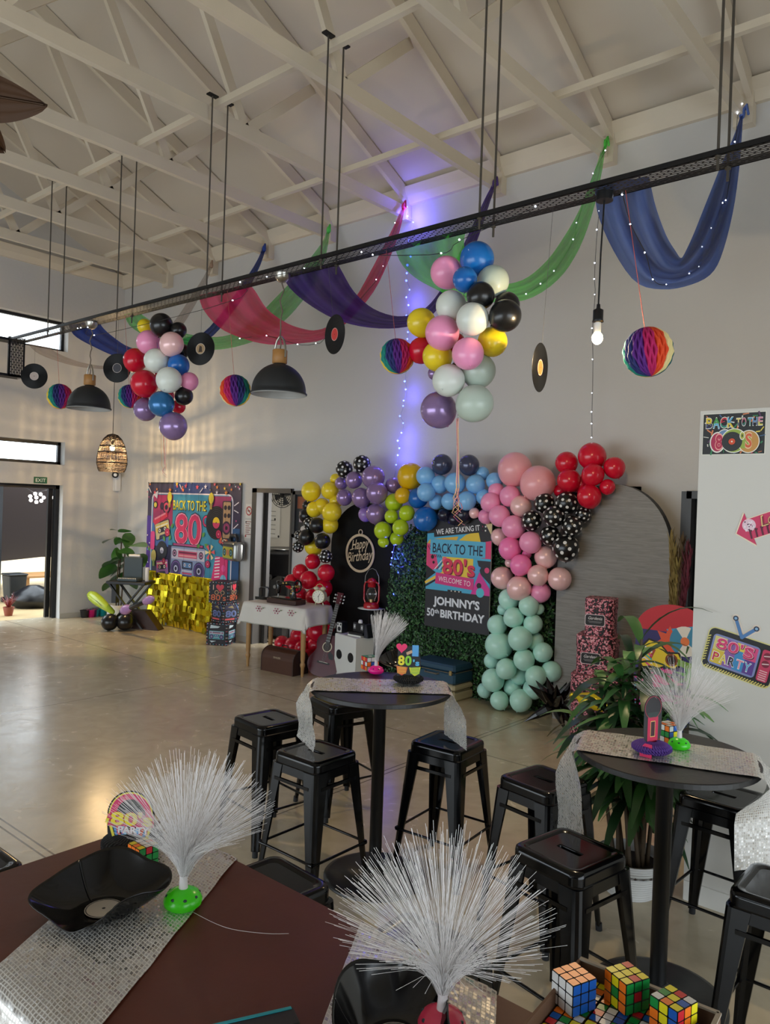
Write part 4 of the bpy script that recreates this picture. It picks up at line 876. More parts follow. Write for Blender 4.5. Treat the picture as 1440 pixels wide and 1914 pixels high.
for px, py, L, w, an, el in ((258, 1018, .36, .2, 0, .1), (230, 1012, .24, .15, 200, -.1), (205, 1008, .3, .19, 180, -.2), (215, 990, .22, .09, 180, .1), (232, 992, .24, .1, 20, .2), (220, 1010, .2, .1, 160, -.5), (240, 1008, .28, .17, 300, -.6), (252, 1040, .3, .2, 10, .1), (262, 1045, .3, .2, 340, -.4), (208, 1050, .34, .22, 190, -.3), (220, 1048, .3, .2, 230, -.3), (202, 1066, .32, .22, 215, -.6), (225, 1062, .3, .2, 260, -.4), (212, 1085, .3, .2, 230, -.8), (205, 1092, .28, .2, 200, -.6), (250, 1056, .28, .18, 320, -.5), (222, 1034, .26, .08, 150, .7), (214, 1036, .24, .08, 130, .8), (248, 1092, .2, .14, 0, -.4), (235, 1030, .26, .16, 30, .0), (228, 1080, .3, .2, 280, -.5)):
    c = at(px, py, Y=6.72+R.uniform(-.12, .1))-P; a_ = math.radians(an); d = Vector((math.cos(a_), math.sin(a_)*.6, el)).normalized(); L *= 1.25; w *= 1.25; blade(b, c-d*L*.45, d, L, w, leaf, .25, .12, 7, .75, roll=R.uniform(-.5, .5))
b.build('foliage', o)
P = at(245, 1088, Y=6.45); tz = P.z; o = root('folding_stand', 'black cross-legged folding stand in front of the fig plant', 'stand', (P.x, 6.45, 0))
o.rotation_euler = (0, 0, .6); bk2 = mat('black_stand_paint', '#17181b', .45)
MB().box((0, 0, tz), (.62, .4, .045), bk2, bev=.006).build('table_top', o)
for y in (-.16, .16):
    for s in (-1, 1):
        b = MB(); beam(b, (s*.27, y, tz-.02), (-s*.27, y, .02), .03, .05, bk2); b.build('leg', o)
MB().box((-.25, .0, tz-.18), (.07, .1, .3), bk2).build('side_panel', o)
b = MB(); wdk = mat('dark_brown_board', '#3b2620', .5); b.prism([(-.27, 0), (.4, 0), (.16, .29), (-.27, .27)], .18, wdk, Matrix(((1, 0, 0, -.02), (0, 0, -1, -.12), (0, 1, 0, 0), (0, 0, 0, 1)))); 
tag(b.build('wedge_case', loc=(P.x+.02, 6.72, .0), rot=(0, 0, .5)), 'dark brown slant-ended wooden case standing under the folding stand', 'case')
o = root('typewriter', 'slate grey typewriter with open lid standing on the folding stand', 'typewriter', (P.x+.02, 6.45, tz+.024), .6)
MB().box((.0, .05, .19), (.3, .03, .34), mat('slate_shell', '#2f3d42', .45), bev=.01).build('lid', o)
MB().box((0, -.06, .025), (.32, .22, .05), mat('slate_shell'), bev=.01).build('body', o)
b = MB(); [b.cyl((-.13+.026*k, -.15, .03), (-.13+.026*k, -.17, .05), .008, mat('key_white', '#dcdcd6', .4), 8) for k in range(11)]; b.build('keys', o)
MB().cyl((-.08, .06, .38), (.1, .06, .38), .022, mat('white_plastic'), 12).build('paper_roll', o)
tag(MB().lathe([(.03, 0), (.03, .2), (.026, .21), (0, .21)], mat('white_plastic'), 16).build('bottle', loc=(P.x+.2, 6.6, tz+.024)), 'white cylinder bottle standing right of the slate typewriter', 'bottle')
for (x, y), c, lb in (((136, 1143), '#2a2a2e', 'black plastic bucket, leftmost of the row on the floor by the door'), ((153, 1143), '#d81e78', 'hot pink plastic bucket in the row on the floor'), ((168, 1144), '#1f8f98', 'teal bucket right beside the hot pink bucket'), ((183, 1143), '#22a0a6', 'teal bucket at the right end of the bucket row'), ((147, 1140), '#5a2050', 'dark purple bucket half hidden behind the pink bucket')):
    P = at(x, y+6, Z=0); P.x = max(P.x, X0+.12); o = root('bucket', lb, 'bucket', (P.x, P.y, 0), 0, 'plastic buckets by the door')
    MB().lathe([(.05, 0), (.055, .002), (.072, .115), (.076, .118), (.076, .124), (.07, .122), (.05, .01), (0, .008)], mat('plastic_'+c[1:], c, .35), 20).build('body', o)
    MB().tube([(-.075, 0, .118), (-.06, .02, .135), (0, .05, .15), (.06, .02, .135), (.075, 0, .118)], .003, mat('steel'), 5).build('handle', o)
for (x, y, r), lb in (((205, 1163, 15.5), 'large matt black balloon on the floor, left one before the stand'), ((234, 1163, 16), 'large matt black balloon on the floor, right one before the stand')):
    P = at(x, y+16, Z=0); q = at(x, y, Y=P.y); rad = r*depth(q)/FPX
    o = bpy.data.objects.new('balloon', balloon_mesh('black')); COL.objects.link(o); o.location = (q.x, q.y, rad*1.02); o.scale = (rad,)*3; o.rotation_euler = (2.6, .3, 0); tag(o, lb, 'balloon', 'black balloons on the floor')
P0, P1_ = at(168, 1110, Y=6.25), at(213, 1146, Y=6.25); o = root('inflatable_club', 'lime green inflatable club leaning left of the folding stand', 'inflatable', P1_)
d = P0-P1_; MB().tube([d*t for t in (0, .05, .3, .6, .85, .97, 1)], [.015, .04, .06, .085, .085, .06, .02], mat('lime_foil', '#b2c832', .25), 14).build('body', o)
a = MB(); [a.tube([d*t+Vector((.06*math.cos(w), -.075, .03*math.sin(w))) for t, w in ((.4, 0), (.55, 1.5), (.8, .5))], .004, FRAMEM, 4)]; a.build('printed_lines', o)
P0, P1_ = at(232, 1141, Y=6.1), at(287, 1118, Y=6.1); o = root('inflatable_microphone', 'purple and black inflatable stick lying across the stand legs', 'inflatable', P0); d = P1_-P0
pk = mat('lilac_foil', '#b48ac4', .25); MB().tube([d*t for t in (-.12, -.05, .02, .1, .2, .25)], [.01, .05, .07, .075, .045, .03], pk, 14).build('head', o)
MB().tube([d*t for t in (.2, .25, .7, .75)], [.03, .035, .035, .03], mat('black_foil', '#17161c', .25), 12).build('shaft', o); MB().tube([d*t for t in (.7, .74, .88, .97, 1)], [.03, .055, .06, .04, .01], pk, 14).build('tip', o)
# ================================================================ CENTRE SET
def arch_pts(w, zs, rz, n=28): return [(-w, 0), (w, 0)]+[(w*math.cos(PI*i/n), zs+rz*math.sin(PI*i/n)) for i in range(n+1)][0:]
FRONT = lambda x, y: Matrix(((1, 0, 0, x), (0, 0, -1, y), (0, 1, 0, 0), (0, 0, 0, 1)))
def lean(o, deg): o.rotation_euler = (math.radians(-deg), 0, 0); return o
def arch_panel(name, label, x, w, zs, rz, y, th, m, edge):
    b = MB(); b.prism(arch_pts(w, zs, rz), th, m, FRONT(0, 0), edge); o = root(name, label, 'arch panel', (x, y, 0)); b.build('board', o)
    fd = min(.2, Y1-y-.02)
    for s in (-1, 1): MB().box((s*w*.6, fd/2, .1), (.05, fd-.004, .2), edge).build('foot', o)
    return o
arch_panel('arch_panel', 'tall matt black arched panel behind the sewing table', -6.2, .545, 1.5, .54, 6.93, .04, mat('matt_black_board', '#0b0b0d', .6, spec=.2), mat('black_edge', '#0c0c0d', .6))
def wood_weave():
    m = mat('grey_linen_board', '#8c8a86', .75); nt = m.node_tree; b = nt.nodes['Principled BSDF']; tc = nt.nodes.new('ShaderNodeTexCoord'); mp = nt.nodes.new('ShaderNodeMapping')
    mp.inputs['Scale'].default_value = (4, 4, 90); n = nt.nodes.new('ShaderNodeTexNoise'); n.inputs['Scale'].default_value = 1; n.inputs['Detail'].default_value = 6; n.inputs['Distortion'].default_value = 1.5
    cr = nt.nodes.new('ShaderNodeValToRGB'); cr.color_ramp.elements[0].position = .35; cr.color_ramp.elements[0].color = lin('#7d7b78'); cr.color_ramp.elements[1].position = .65; cr.color_ramp.elements[1].color = lin('#918f8b')
    nt.links.new(tc.outputs['Object'], mp.inputs[0]); nt.links.new(mp.outputs[0], n.inputs['Vector']); nt.links.new(n.outputs['Fac'], cr.inputs[0]); nt.links.new(cr.outputs[0], b.inputs['Base Color']); return m
arch_panel('arch_panel', 'wide grey linen-textured arched panel at the right of the garland', -2.985, .545, 1.68, .6, 6.84, .09, wood_weave(), mat('dark_arch_edge', '#2c2b2b', .6))
# ---- boxwood hedge panel
HX, HW, HS, HR = -4.66, 1.07, 1.1, 1.0
o = root('hedge_panel', 'dark green boxwood hedge panel with arched top behind the welcome board', 'hedge', (HX, 6.96, 0))
b = MB(); b.prism(arch_pts(HW-.03, HS, HR-.03), .1, mat('hedge_base', '#0f1c10', .9), FRONT(0, 0)); b.build('backing', o)
b = MB(); gl = [mat('box_leaf_dark', '#1d3d20', .45), mat('box_leaf_mid', '#2c5a2c', .45), mat('box_leaf_pale', '#4d7a44', .45)]
G = [[], [], []]
while sum(map(len, G)) < 15000:
    x, z = R.uniform(-HW, HW), R.uniform(.0, HS+HR)
    if z > HS and (x/HW)**2+((z-HS)/HR)**2 > 1: continue
    a1, a2 = R.uniform(0, 6.28), R.uniform(-.9, .9); s = R.uniform(.012, .022); dx, dz = math.cos(a1)*s, math.sin(a1)*s; y = -.1-R.uniform(.0, .06); t = a2*s
    G[R.choice((0, 0, 1, 1, 2))].append([(x-dx, y, z-dz), (x-dz*.5, y+t*.6-.006, z+dx*.5), (x+dx, y+t, z+dz), (x+dz*.5, y+t*.6+.003, z-dx*.5)])
for k in range(3): b.add([p for q in G[k] for p in q], [(4*i, 4*i+1, 4*i+2, 4*i+3) for i in range(len(G[k]))], gl[k])
f = b.build('boxwood_leaves', o); f['kind'] = 'stuff'
# ---- welcome board
tl_, tr_ = at(803, 985, Y=6.72), at(924, 985, Y=6.72); bl2 = at(787, 1168, Y=6.72); SW = tr_.x-tl_.x; z0 = bl2.z; SH = 1.9-z0; sx = (tl_.x+tr_.x)/2-.03
o = root('welcome_board', "tall printed party board reading JOHNNY'S 50th BIRTHDAY on the hedge", 'sign', (sx, 6.74, z0), (PI/2, 0, 0))
w = SW/2; a = Art(.012, .0001); b = MB(); b.box((0, SH/2, .004), (SW, SH, .014), pm('#d8d8d8')); b.box((0, SH*.1, -.03), (.06, .2, .06), FRAMEM); b.build('board', o)
X = lambda u: (u-.5)*SW
Yv = lambda v: (1-v)*SH
a.rect(-w, 0, w, SH, '#4fb0d8').rect(-w, 0, w, Yv(.66), '#26262c')
a.poly([(X(0), Yv(.15)), (X(0), Yv(0)), (X(1), Yv(0)), (X(1), Yv(.3)), (X(.62), Yv(.1))], '#2a282c').poly([(X(.3), Yv(0)), (X(.6), Yv(0)), (X(.5), Yv(.05))], '#58b4da')
a.poly([(X(.62), Yv(.14)), (X(.8), Yv(.1)), (X(.86), Yv(.24)), (X(.5), Yv(.2))], '#ecc93c').poly([(X(.9), Yv(.03)), (X(1), Yv(.03)), (X(1), Yv(.14))], '#e6d29a').poly([(X(.05), Yv(.2)), (X(.5), Yv(.16)), (X(.46), Yv(.22)), (X(0), Yv(.24))], '#e8b43c')
a.poly([(X(0), Yv(.24)), (X(.12), Yv(.24)), (X(.2), Yv(.46)), (X(0), Yv(.5))], '#e2467c').poly([(X(.86), Yv(.2)), (X(1), Yv(.18)), (X(1), Yv(.34)), (X(.86), Yv(.34))], '#e2467c')
a.poly([(X(0), Yv(.44)), (X(.16), Yv(.5)), (X(0), Yv(.58))], '#1c1a20').rect(X(.26), Yv(.52), X(.74), Yv(.35), '#efcf48')
for k in range(5): a.line([(X(.02+.03*k), Yv(.26)), (X(.12+.03*k), Yv(.36))], .008, '#1c1a20')
for k in range(7): a.line([(X(.14+.035*k), Yv(.47)), (X(.26+.03*k), Yv(.38))], .008, '#1c1a20' if k % 2 else '#f2efe6')
a.line([(X(0), Yv(.6)), (X(.3), Yv(.49))], .03, '#f2c84a').line([(X(0), Yv(.63)), (X(.34), Yv(.5))], .02, '#1c1a20').disc(X(.1), Yv(.36), .022, '#1c1a20').disc(X(.12), Yv(.41), .016, '#1c1a20').disc(X(.3), Yv(.38), .035, '#ee6a7c')
a.poly([(X(.8), Yv(.36)), (X(1), Yv(.36)), (X(1), Yv(.56)), (X(.86), Yv(.48))], '#2c2a34').poly([(X(.72), Yv(.66)), (X(.84), Yv(.46)), (X(1), Yv(.6)), (X(1), Yv(.66))], '#d83a9c').poly([(X(.7), Yv(.52)), (X(.8), Yv(.4)), (X(.86), Yv(.42)), (X(.76), Yv(.56))], '#5aa6e0')
a.disc(X(.84), Yv(.58), .03, '#1c1a20').disc(X(.86), Yv(.64), .05, '#56c0d4').disc(X(.95), Yv(.44), .03, '#e2467c').rect(X(.36), Yv(.66), X(.58), Yv(.645), '#1c1a20')
for k in range(3): a.disc(X(.42+.06*k), Yv(.653), .008, '#f2efe6', 8)
for k in range(8): a.disc(X(.76+.05*(k % 4)), Yv(.06+.035*(k//4)), .01, ('#e2467c', '#f2efe6')[k % 2], 8)
a.rect(X(.06), Yv(.335), X(.92), Yv(.195), '#5cb4d8')
T = Matrix.Translation((X(.49), Yv(.115), 0)) @ Matrix.Rotation(.13, 4, 'Z'); a.X = T
a.rect(-SW*.38, -.035, SW*.38, .075, '#26242a').text('WE ARE TAKING IT', 0, -.012, .058, '#f0eef0', SW*.68, .012); a.X = None
a.text('BACK TO THE', X(.49), Yv(.318), .105, '#191a3a', SW*.78, .012)
a.text("80's", X(.53), Yv(.505)-.008, .165, '#7c2038', SW*.5, .03).text("80's", X(.52), Yv(.502), .165, '#e03a5c', SW*.5, .022)
a.X = Matrix.Translation((X(.46), Yv(.575), 0)) @ Matrix.Rotation(-.06, 4, 'Z'); a.rect(-SW*.3, -.045, SW*.3, .075, '#d83a86').text('WELCOME TO', 0, -.012, .056, '#f7eef4', SW*.5, -.004); a.X = None
for c, dx in (('#6f7480', .006), ('#e6eaf2', 0)):
    a.text("JOHNNY'S", X(.5)+dx, Yv(.79)-dx, .085, c, SW*.72, .032).text('50', X(.1)+dx, Yv(.9)-dx, .082, c, SW*.12, .02).text('th', X(.2)+dx, Yv(.87)-dx, .045, c, SW*.07, .016).text('BIRTHDAY', X(.6)+dx, Yv(.9)-dx, .082, c, SW*.68, .03)
a.build('print', o)
# ---- happy birthday hoop on the black arch
P = at(672, 1034, Y=6.86); o = root('birthday_hoop', 'pale wooden hoop with the words Happy Birthday on the black arch', 'decoration', (P.x, 6.875, P.z), (PI/2, 0, 0)); hw = mat('pale_plywood', '#cdb795', .6)
b = MB(); n = 44; V = []
for z in (0, .008):
    for r in (.235, .205): V += [(r*math.cos(2*PI*i/n), r*math.sin(2*PI*i/n), z) for i in range(n)]
F = []
for i in range(n):
    j = (i+1) % n; F += [(i, j, n+j, n+i), (2*n+j, 2*n+i, 3*n+i, 3*n+j), (j, i, 2*n+i, 2*n+j), (n+i, n+j, 3*n+j, 3*n+i)]
b.add(V, F, hw); b.tube([(.03*math.cos(t), .255+.03*math.sin(t), .004) for t in [2*PI*i/16 for i in range(17)]], .007, hw, 6); b.build('hoop', o)
a = Art(.008); a.text('Happy', .0, .055, .12, hw, .27, .008, .16, .3).text('Birthday', -.0, -.09, .12, hw, .4, .008, .16, .3); a.line([(-.16, .03), (-.1, .05)], .01, hw); a.build('lettering', o)
# ---- sewing table
LG = [at(463, 1245, Z=0), at(565, 1265, Z=0)]; ct = (LG[0]+LG[1])/2; ra = math.atan2(LG[1].y-LG[0].y, LG[1].x-LG[0].x); tw = (LG[1]-LG[0]).length+.1; td = .5
tc = Vector((ct.x, ct.y, 0))+Matrix.Rotation(ra, 3, 'Z') @ Vector((0, td/2-.05, 0)); HT = zat(LG[1], 577, 1138)
o = root('side_table', 'wooden table with turned legs under the white embroidered cloth', 'table', tc, ra); lw = mat('honey_wood', '#a8814f', .5, noise_amt=.2, nscale=9)
MB().box((0, 0, HT-.025), (tw, td, .035), lw, bev=.008).build('table_top', o); MB().box((0, 0, HT-.09), (tw-.1, td-.1, .09), lw).build('apron', o)
for x in (-tw/2+.05, tw/2-.05):
    for y in (-td/2+.05, td/2-.05): MB().lathe([(.016, 0), (.02, .1), (.03, .125), (.03, .145), (.02, .16), (.027, .2), (.032, .5), (.03, HT-.04)], lw, 14, c=(x, y, 0)).build('leg', o)
cm = mat('white_cotton', '#d6d2ca', .85); rows = []
oh = .205; N1, N2 = 41, 25; xs = [(-tw/2-oh)+(tw+2*oh)*i/(N1-1) for i in range(N1)]; ys = [(-td/2-oh*1.2)+(td+2.4*oh)*j/(N2-1) for j in range(N2)]
for y in ys:
    row = []
    for x in xs:
        ex, ey = max(0, abs(x)-tw/2-.005), max(0, abs(y)-td/2-.005); drop = max(ex, ey*1.0)
        dx = math.copysign(min(abs(x), tw/2+.008+ex*.18+.012*math.sin(y*22)*min(1, ex*12)), x); dy = math.copysign(min(abs(y), td/2+.008+ey*.15+.014*math.sin(x*19)*min(1, ey*12)), y)
        row.append((dx, dy, HT+.003-drop*.98-(.03 if ex and ey else 0)))
    rows.append(row)
o = root('tablecloth', 'white tablecloth with small pink embroidery and lace edge on the side table', 'tablecloth', tc, ra); MB().sheet(rows, cm).build('cloth', o)
b = MB()
for edge in (rows[0], rows[-1], [r[0] for r in rows], [r[-1] for r in rows]):
    for p, q in zip(edge, edge[1:]):
        for k in range(3): c = Vector(p).lerp(Vector(q), k/3); b.ball(c-Vector((0, 0, .004)), .007, mat('lace_edge', '#b4b4aa', .9), 6, 4)
b.build('lace_trim', o); yf = -td/2-.02
for cx in (-.2, .08, .3):
    b = MB()
    for k in range(6): b.ball((cx+.04*math.cos(k*1.05), yf-.016, HT-.055+.03*math.sin(k*1.05)), .009, mat('pink_thread', '#a8506a', .8), 8, 5, (1, .3, 1))
    b.ball((cx, yf-.016, HT-.055), .012, mat('plum_thread', '#7c2c4c', .8), 8, 5, (1, .3, 1)); b.ball((cx+.07, yf-.016, HT-.04), .012, mat('green_thread', '#6a7a5a', .8), 8, 5, (1, .3, .6)); b.build('embroidery', o)
def on_table(px, py): return at(px, py, Z=HT+.004)
# sewing machine
P = on_table(535, 1128); o = root('sewing_machine', 'antique black hand-crank sewing machine on a wooden base on the cloth', 'sewing machine', (P.x, P.y, HT+.004), ra)
MB().box((0, 0, .03), (.46, .2, .06), mat('dark_mahogany', '#3a2018', .4), bev=.008).build('wooden_base', o); bj = mat('black_japan', '#0e0d0c', .2, coat=.4); gd = mat('gilt', '#b89a58', .35, .8)
MB().box((.0, 0, .068), (.36, .16, .016), bj, bev=.004).build('bed', o)
b = MB(); b.loft([[(.11+x*s, y*s, z) for x, y in circ(0, 0, .04, 14, .035)] for s, z in ((1.2, .075), (.9, .12), (.8, .18), (1, .24), (.85, .265))], bj); b.build('pillar', o)
MB().tube([(.13, 0, .24), (.05, 0, .25), (-.06, 0, .235), (-.12, 0, .23)], [.036, .03, .026, .032], bj, 14).build('arm', o)
MB().loft([[(-.13+x*s, y*s, z) for x, y in circ(0, 0, .032, 12, .03)] for s, z in ((.6, .11), (.9, .13), (1, .2), (1, .25), (.6, .27))], bj).build('head', o)
b = MB(); b.tube([(.17, .0+.07*math.cos(t), .22+.07*math.sin(t)) for t in [2*PI*i/24 for i in range(25)]], .011, bj, 8); [b.cyl((.17, 0, .22), (.17, .07*math.cos(t), .22+.07*math.sin(t)), .006, bj, 6) for t in (0, 1.26, 2.5, 3.8, 5.0)]; b.cyl((.13, 0, .22), (.19, 0, .22), .018, gd, 10); b.build('hand_wheel', o)
b = MB(); b.cyl((-.13, 0, .075), (-.13, 0, .115), .006, mat('steel'), 8); b.cyl((-.16, -.02, .19), (-.16, -.04, .19), .022, mat('steel'), 12); b.build('needle_bar', o); b = MB()
for x, z in ((.1, .13), (.12, .16), (.1, .19), (.02, .25), (-.03, .245), (.12, .215)): b.ball((x, -.032, z), .011, gd, 8, 5, (1.4, .3, 1))
b.build('gilt_decoration', o)
P = on_table(494, 1120); o = root('flat_iron', 'small old black flat iron at the left end of the tablecloth', 'iron', (P.x, P.y, HT+.004), ra+.2)
MB().prism([(-.1, -.05), (.02, -.06), (.11, 0), (.02, .06), (-.1, .05)], .035, bj).build('sole', o); MB().tube([(-.07, 0, .03), (-.07, 0, .13), (-.04, 0, .15), (.05, 0, .15), (.06, 0, .12), (.05, 0, .03)], .01, bj, 8).build('handle', o)
P = on_table(597, 1131); o = root('alarm_clock', 'cream twin-bell alarm clock at the right end of the tablecloth', 'clock', (P.x, P.y, HT+.004), math.radians(20))
ck = mat('cream_enamel', '#d2cba8', .35); b = MB(); b.cyl((0, -.035, .105), (0, .045, .105), .08, ck, 28); b.build('case', o)
a = Art(.0355); a.disc(0, 0, .07, '#e9e6d6', 28).ring(0, 0, .07, .079, '#d8d1ac')
for k in range(12): t = k*PI/6; a.line([(.056*math.cos(t), .056*math.sin(t)), (.064*math.cos(t), .064*math.sin(t))], .005, '#3a3a34')
a.line([(0, 0), (.02, .035)], .006, '#2a2a26').line([(0, 0), (.01, -.05)], .004, '#2a2a26').disc(0, 0, .006, '#2a2a26'); a.build('dial', o, loc=(0, 0, .105), rot=(PI/2, 0, 0))
for s in (-1, 1):
    MB().ball((s*.045, 0, .2), .034, ck, 14, 8, (1, 1, .7)).build('bell', o); MB().cyl((s*.045, 0, .03), (s*.055, 0, 0), .008, ck, 8).build('foot', o)
MB().tube([(-.05, 0, .22), (-.03, 0, .245), (0, 0, .255), (.03, 0, .245), (.05, 0, .22)], .005, mat('brass_wire', '#b09a6a', .3, .9), 6).build('handle', o)
# dome-topped case under the table
P = at(516, 1258, Z=0); o = root('machine_case', 'brown dome-topped sewing machine case on the floor under the table', 'case', (P.x, P.y+.13, 0), ra-.05); cw = mat('brown_bentwood', '#4a2c1e', .4, noise_amt=.15, nscale=5)
pr = [(-.13, 0), (.13, 0), (.13, .16)]+[(.13*math.cos(PI*i/12), .16+.12*math.sin(PI*i/12)) for i in range(1, 12)]+[(-.13, .16)]
MB().prism(pr, .52, cw, Matrix(((0, 0, 1, -.26), (1, 0, 0, 0), (0, 1, 0, 0), (0, 0, 0, 1)))).build('shell', o)
[MB().prism([(p[0]*1.02, p[1]*1.01) for p in pr], .015, mat('case_trim', '#33201a', .45), Matrix(((0, 0, 1, x), (1, 0, 0, 0), (0, 1, 0, 0), (0, 0, 0, 1)))).build('end_trim', o) for x in (-.262, .248)]
a = Art(.001); a.text('SINGER', 0, .17, .022, '#b8a488', .12, .01); a.build('lettering', o, loc=(0, -.1305, 0), rot=(PI/2, 0, 0))
MB().tube([(-.05, 0, .285), (-.045, 0, .31), (.045, 0, .31), (.05, 0, .285)], .007, FRAMEM, 6).build('handle', o)
# ---- guitar
P = at(592, 1266, Z=0); o = root('acoustic_guitar', 'dark red acoustic guitar leaning upright beside the side table', 'guitar', (P.x, P.y+.05, 0), (math.radians(76), math.radians(8), math.radians(22)))
def gout():
    pts = [(0, 0), (.09, .008), (.16, .05), (.195, .12), (.19, .19), (.15, .26), (.125, .31), (.14, .36), (.143, .41), (.12, .46), (.07, .49), (0, .495)]; r = resample([(*p, 0) for p in pts], 30); return [(p.x, p.y) for p in r]+[(-p.x, p.y) for p in r[-2:0:-1]]
gr = mat('cherry_red_lacquer', '#4e0c18', .3, spec=.3, noise_amt=.3, nscale=5); b = MB(); b.prism(gout(), .1, gr, Matrix.Translation((0, 0, -.1)), mat('guitar_side', '#2a0d10', .25)); b.build('body', o)
a = Art(.0005); a.ring(0, .35, .05, .06, '#cfc3a6').disc(0, .35, .05, '#2a170d').poly([(.05, .31), (.1, .27), (.11, .22), (.06, .215), (.03, .27)], '#15171c').poly(rrect(-.08, .15, .08, .175, .008), '#1a1410').rect(-.055, .168, .055, .172, '#e8e2d0'); a.build('soundhole', o)
MB().box((0, .63, .012), (.05, .47, .022), mat('rosewood', '#2b1f1a', .4)).build('neck', o)
b = MB(); [b.box((0, .42+.03*k*(1.15-.012*k), .0245), (.05, .003, .002), mat('steel')) for k in range(15)]; b.build('frets', o)
MB().prism([(-.03, .86), (.03, .86), (.04, 1.0), (-.04, 1.0)], .016, gr, Matrix.Translation((0, 0, 0))).build('headstock', o)
for s in (-1, 1):
    for k in range(3): MB().cyl((s*.03, .885+.04*k, .016), (s*.03, .885+.04*k, .03), .008, mat('steel'), 8).ball((s*.058, .885+.04*k, .005), .011, mat('key_white'), 8, 6).build('tuning_peg', o)
b = MB(); [b.cyl((-.02+.008*k, .165, .008), (-.018+.0072*k, .86, .027), .0008, mat('steel'), 3) for k in range(6)]; b.build('strings', o)
# ---- white box with black dots, things on top of it
P = at(662, 1216, Y=6.5); DX, DY = P.x, 6.5; DH = at(665, 1190, Y=6.42).z
o = root('white_box', 'big white box with two black round dots, behind the near bar table', 'box', (DX, DY, 0), math.radians(-12)); wb = mat('white_card', '#d9d9d4', .6)
MB().box((0, 0, DH/2), (.42, .26, DH), wb, bev=.006).build('carton', o)
for x in (-.11, .12): MB().cyl((x, -.13, DH*.55), (x, -.1335, DH*.55), .055, pm('#121214'), 24).build('dot', o)
def top(px, py): q = at(px, py, Z=DH); return q
def speaker(P, label, s, rot=0):
    o = root('mini_speaker', label, 'speaker', P, rot); MB().box((0, 0, .065*s), (.085*s, .1*s, .13*s), mat('black_plastic', '#15161a', .4), bev=.006).build('cabinet', o)
    a = Art(.0005); a.poly(rrect(-.038*s, .01*s, .038*s, .12*s, .006), '#c9c9c6').disc(0, .05*s, .025*s, '#16181c').disc(-.022*s, .1*s, .011*s, '#16181c').disc(.022*s, .1*s, .011*s, '#16181c'); a.build('front', o, loc=(0, -.0505*s, 0), rot=(PI/2, 0, 0))
speaker((at(645, 1186, Y=6.55).x, 6.5, DH+.001), 'small black and white speaker at the left on the white box', 1)
speaker((at(706, 1190, Y=6.7).x, 6.6, DH+.001), 'small pale speaker at the right behind the fibre spray on the white box', 1)
x_ = at(672, 1186, Y=6.5).x
tag(MB().box((0, 0, .009), (.2, .14, .018), mat('white_card'), bev=.002).build('book', loc=(x_, 6.48, DH+.001)), 'thin white book lying on the white box', 'book')
tag(MB().box((0, 0, .0125), (.21, .13, .025), mat('black_plastic'), bev=.003).build('video_box', loc=(x_+.015, 6.48, DH+.02)), 'black video case lying on the thin white book', 'video case')
o = root('video_tape', 'black video cassette standing upright with two clear windows on the white box', 'cassette', (x_+.01, 6.48, DH+.046), math.radians(-8)); MB().box((0, 0, .052), (.19, .025, .104), mat('black_plastic'), bev=.003).build('shell', o)
[Art(.0005).rect(x-.02, .03, x+.02, .085, '#8d8f92').disc(x, .057, .012, '#d8d8d8').build('window', o, loc=(0, -.0126, 0), rot=(PI/2, 0, 0)) for x in (-.065, .065)]
tag(MB().lathe([(.025, 0), (.025, .02), (.018, .036), (0, .04)], mat('white_plastic'), 16).build('white_dome', loc=(x_+.03, 6.48, DH+.151)), 'tiny white dome on top of the standing video cassette', 'dome')
for k in range(5): tag(MB().box((0, 0, .075), (.011, .14, .15), [pm('#2a2c38'), pm('#15161c'), pm('#3a3c48'), pm('#1c2030'), pm('#101116')][k], bev=.001).build('disc_case', loc=(x_+.14+.014*k, 6.5, DH+.001), rot=(0, -.06*k, 0)), 'dark upright disc case %s of the row on the white box' % ('leftmost', 'second from left', 'middle', 'second from right', 'rightmost')[k], 'disc case', 'upright disc cases')
# ---- lantern on its stand
P = at(694, 1137, Y=6.77); LZ = P.z
o = root('lantern_stand', 'slim black stand with a white plate carrying the red lantern', 'stand', (P.x, 6.77, 0)); MB().lathe([(.1, 0), (.1, .02), (.03, .04), (.03, LZ-.03), (.07, LZ-.015)], bk2, 20).build('post', o)
MB().lathe([(.05, LZ-.015), (.15, LZ-.004), (.16, LZ), (.0, LZ)], mat('white_ceramic'), 32).build('plate', o)
o = root('lantern', 'red hurricane lantern standing on a white plate before the black arch', 'lantern', (P.x, 6.77, LZ+.001), .2); rl = mat('lantern_red', '#a8121e', .25, coat=.3)
MB().lathe([(.09, 0), (.095, .01), (.09, .05), (.075, .07), (.045, .075)], rl, 24).build('tank', o)
MB().lathe([(.045, .25), (.05, .26), (.05, .3), (.065, .305), (.04, .345), (.02, .355), (0, .36)], rl, 20).build('chimney', o)
MB().lathe([(.04, .085), (.062, .15), (.06, .19), (.04, .25)], mat('lamp_glass', '#ffffff', .03, trans=1, spec=.4), 20, cap=(False, False)).build('glass', o)
for s in (-1, 1): MB().tube([(s*.08, 0, .06), (s*.1, 0, .1), (s*.1, 0, .26), (s*.085, 0, .3), (s*.05, 0, .31)], .011, rl, 8).build('side_tube', o)
MB().cyl((0, 0, .075), (0, 0, .11), .022, mat('brass_wire'), 12).build('burner', o); MB().tube([(-.1, 0, .25), (-.09, 0, .38), (-.05, 0, .45), (0, 0, .47), (.05, 0, .45), (.09, 0, .38), (.1, 0, .25)], .003, mat('steel'), 6).build('bail_handle', o)
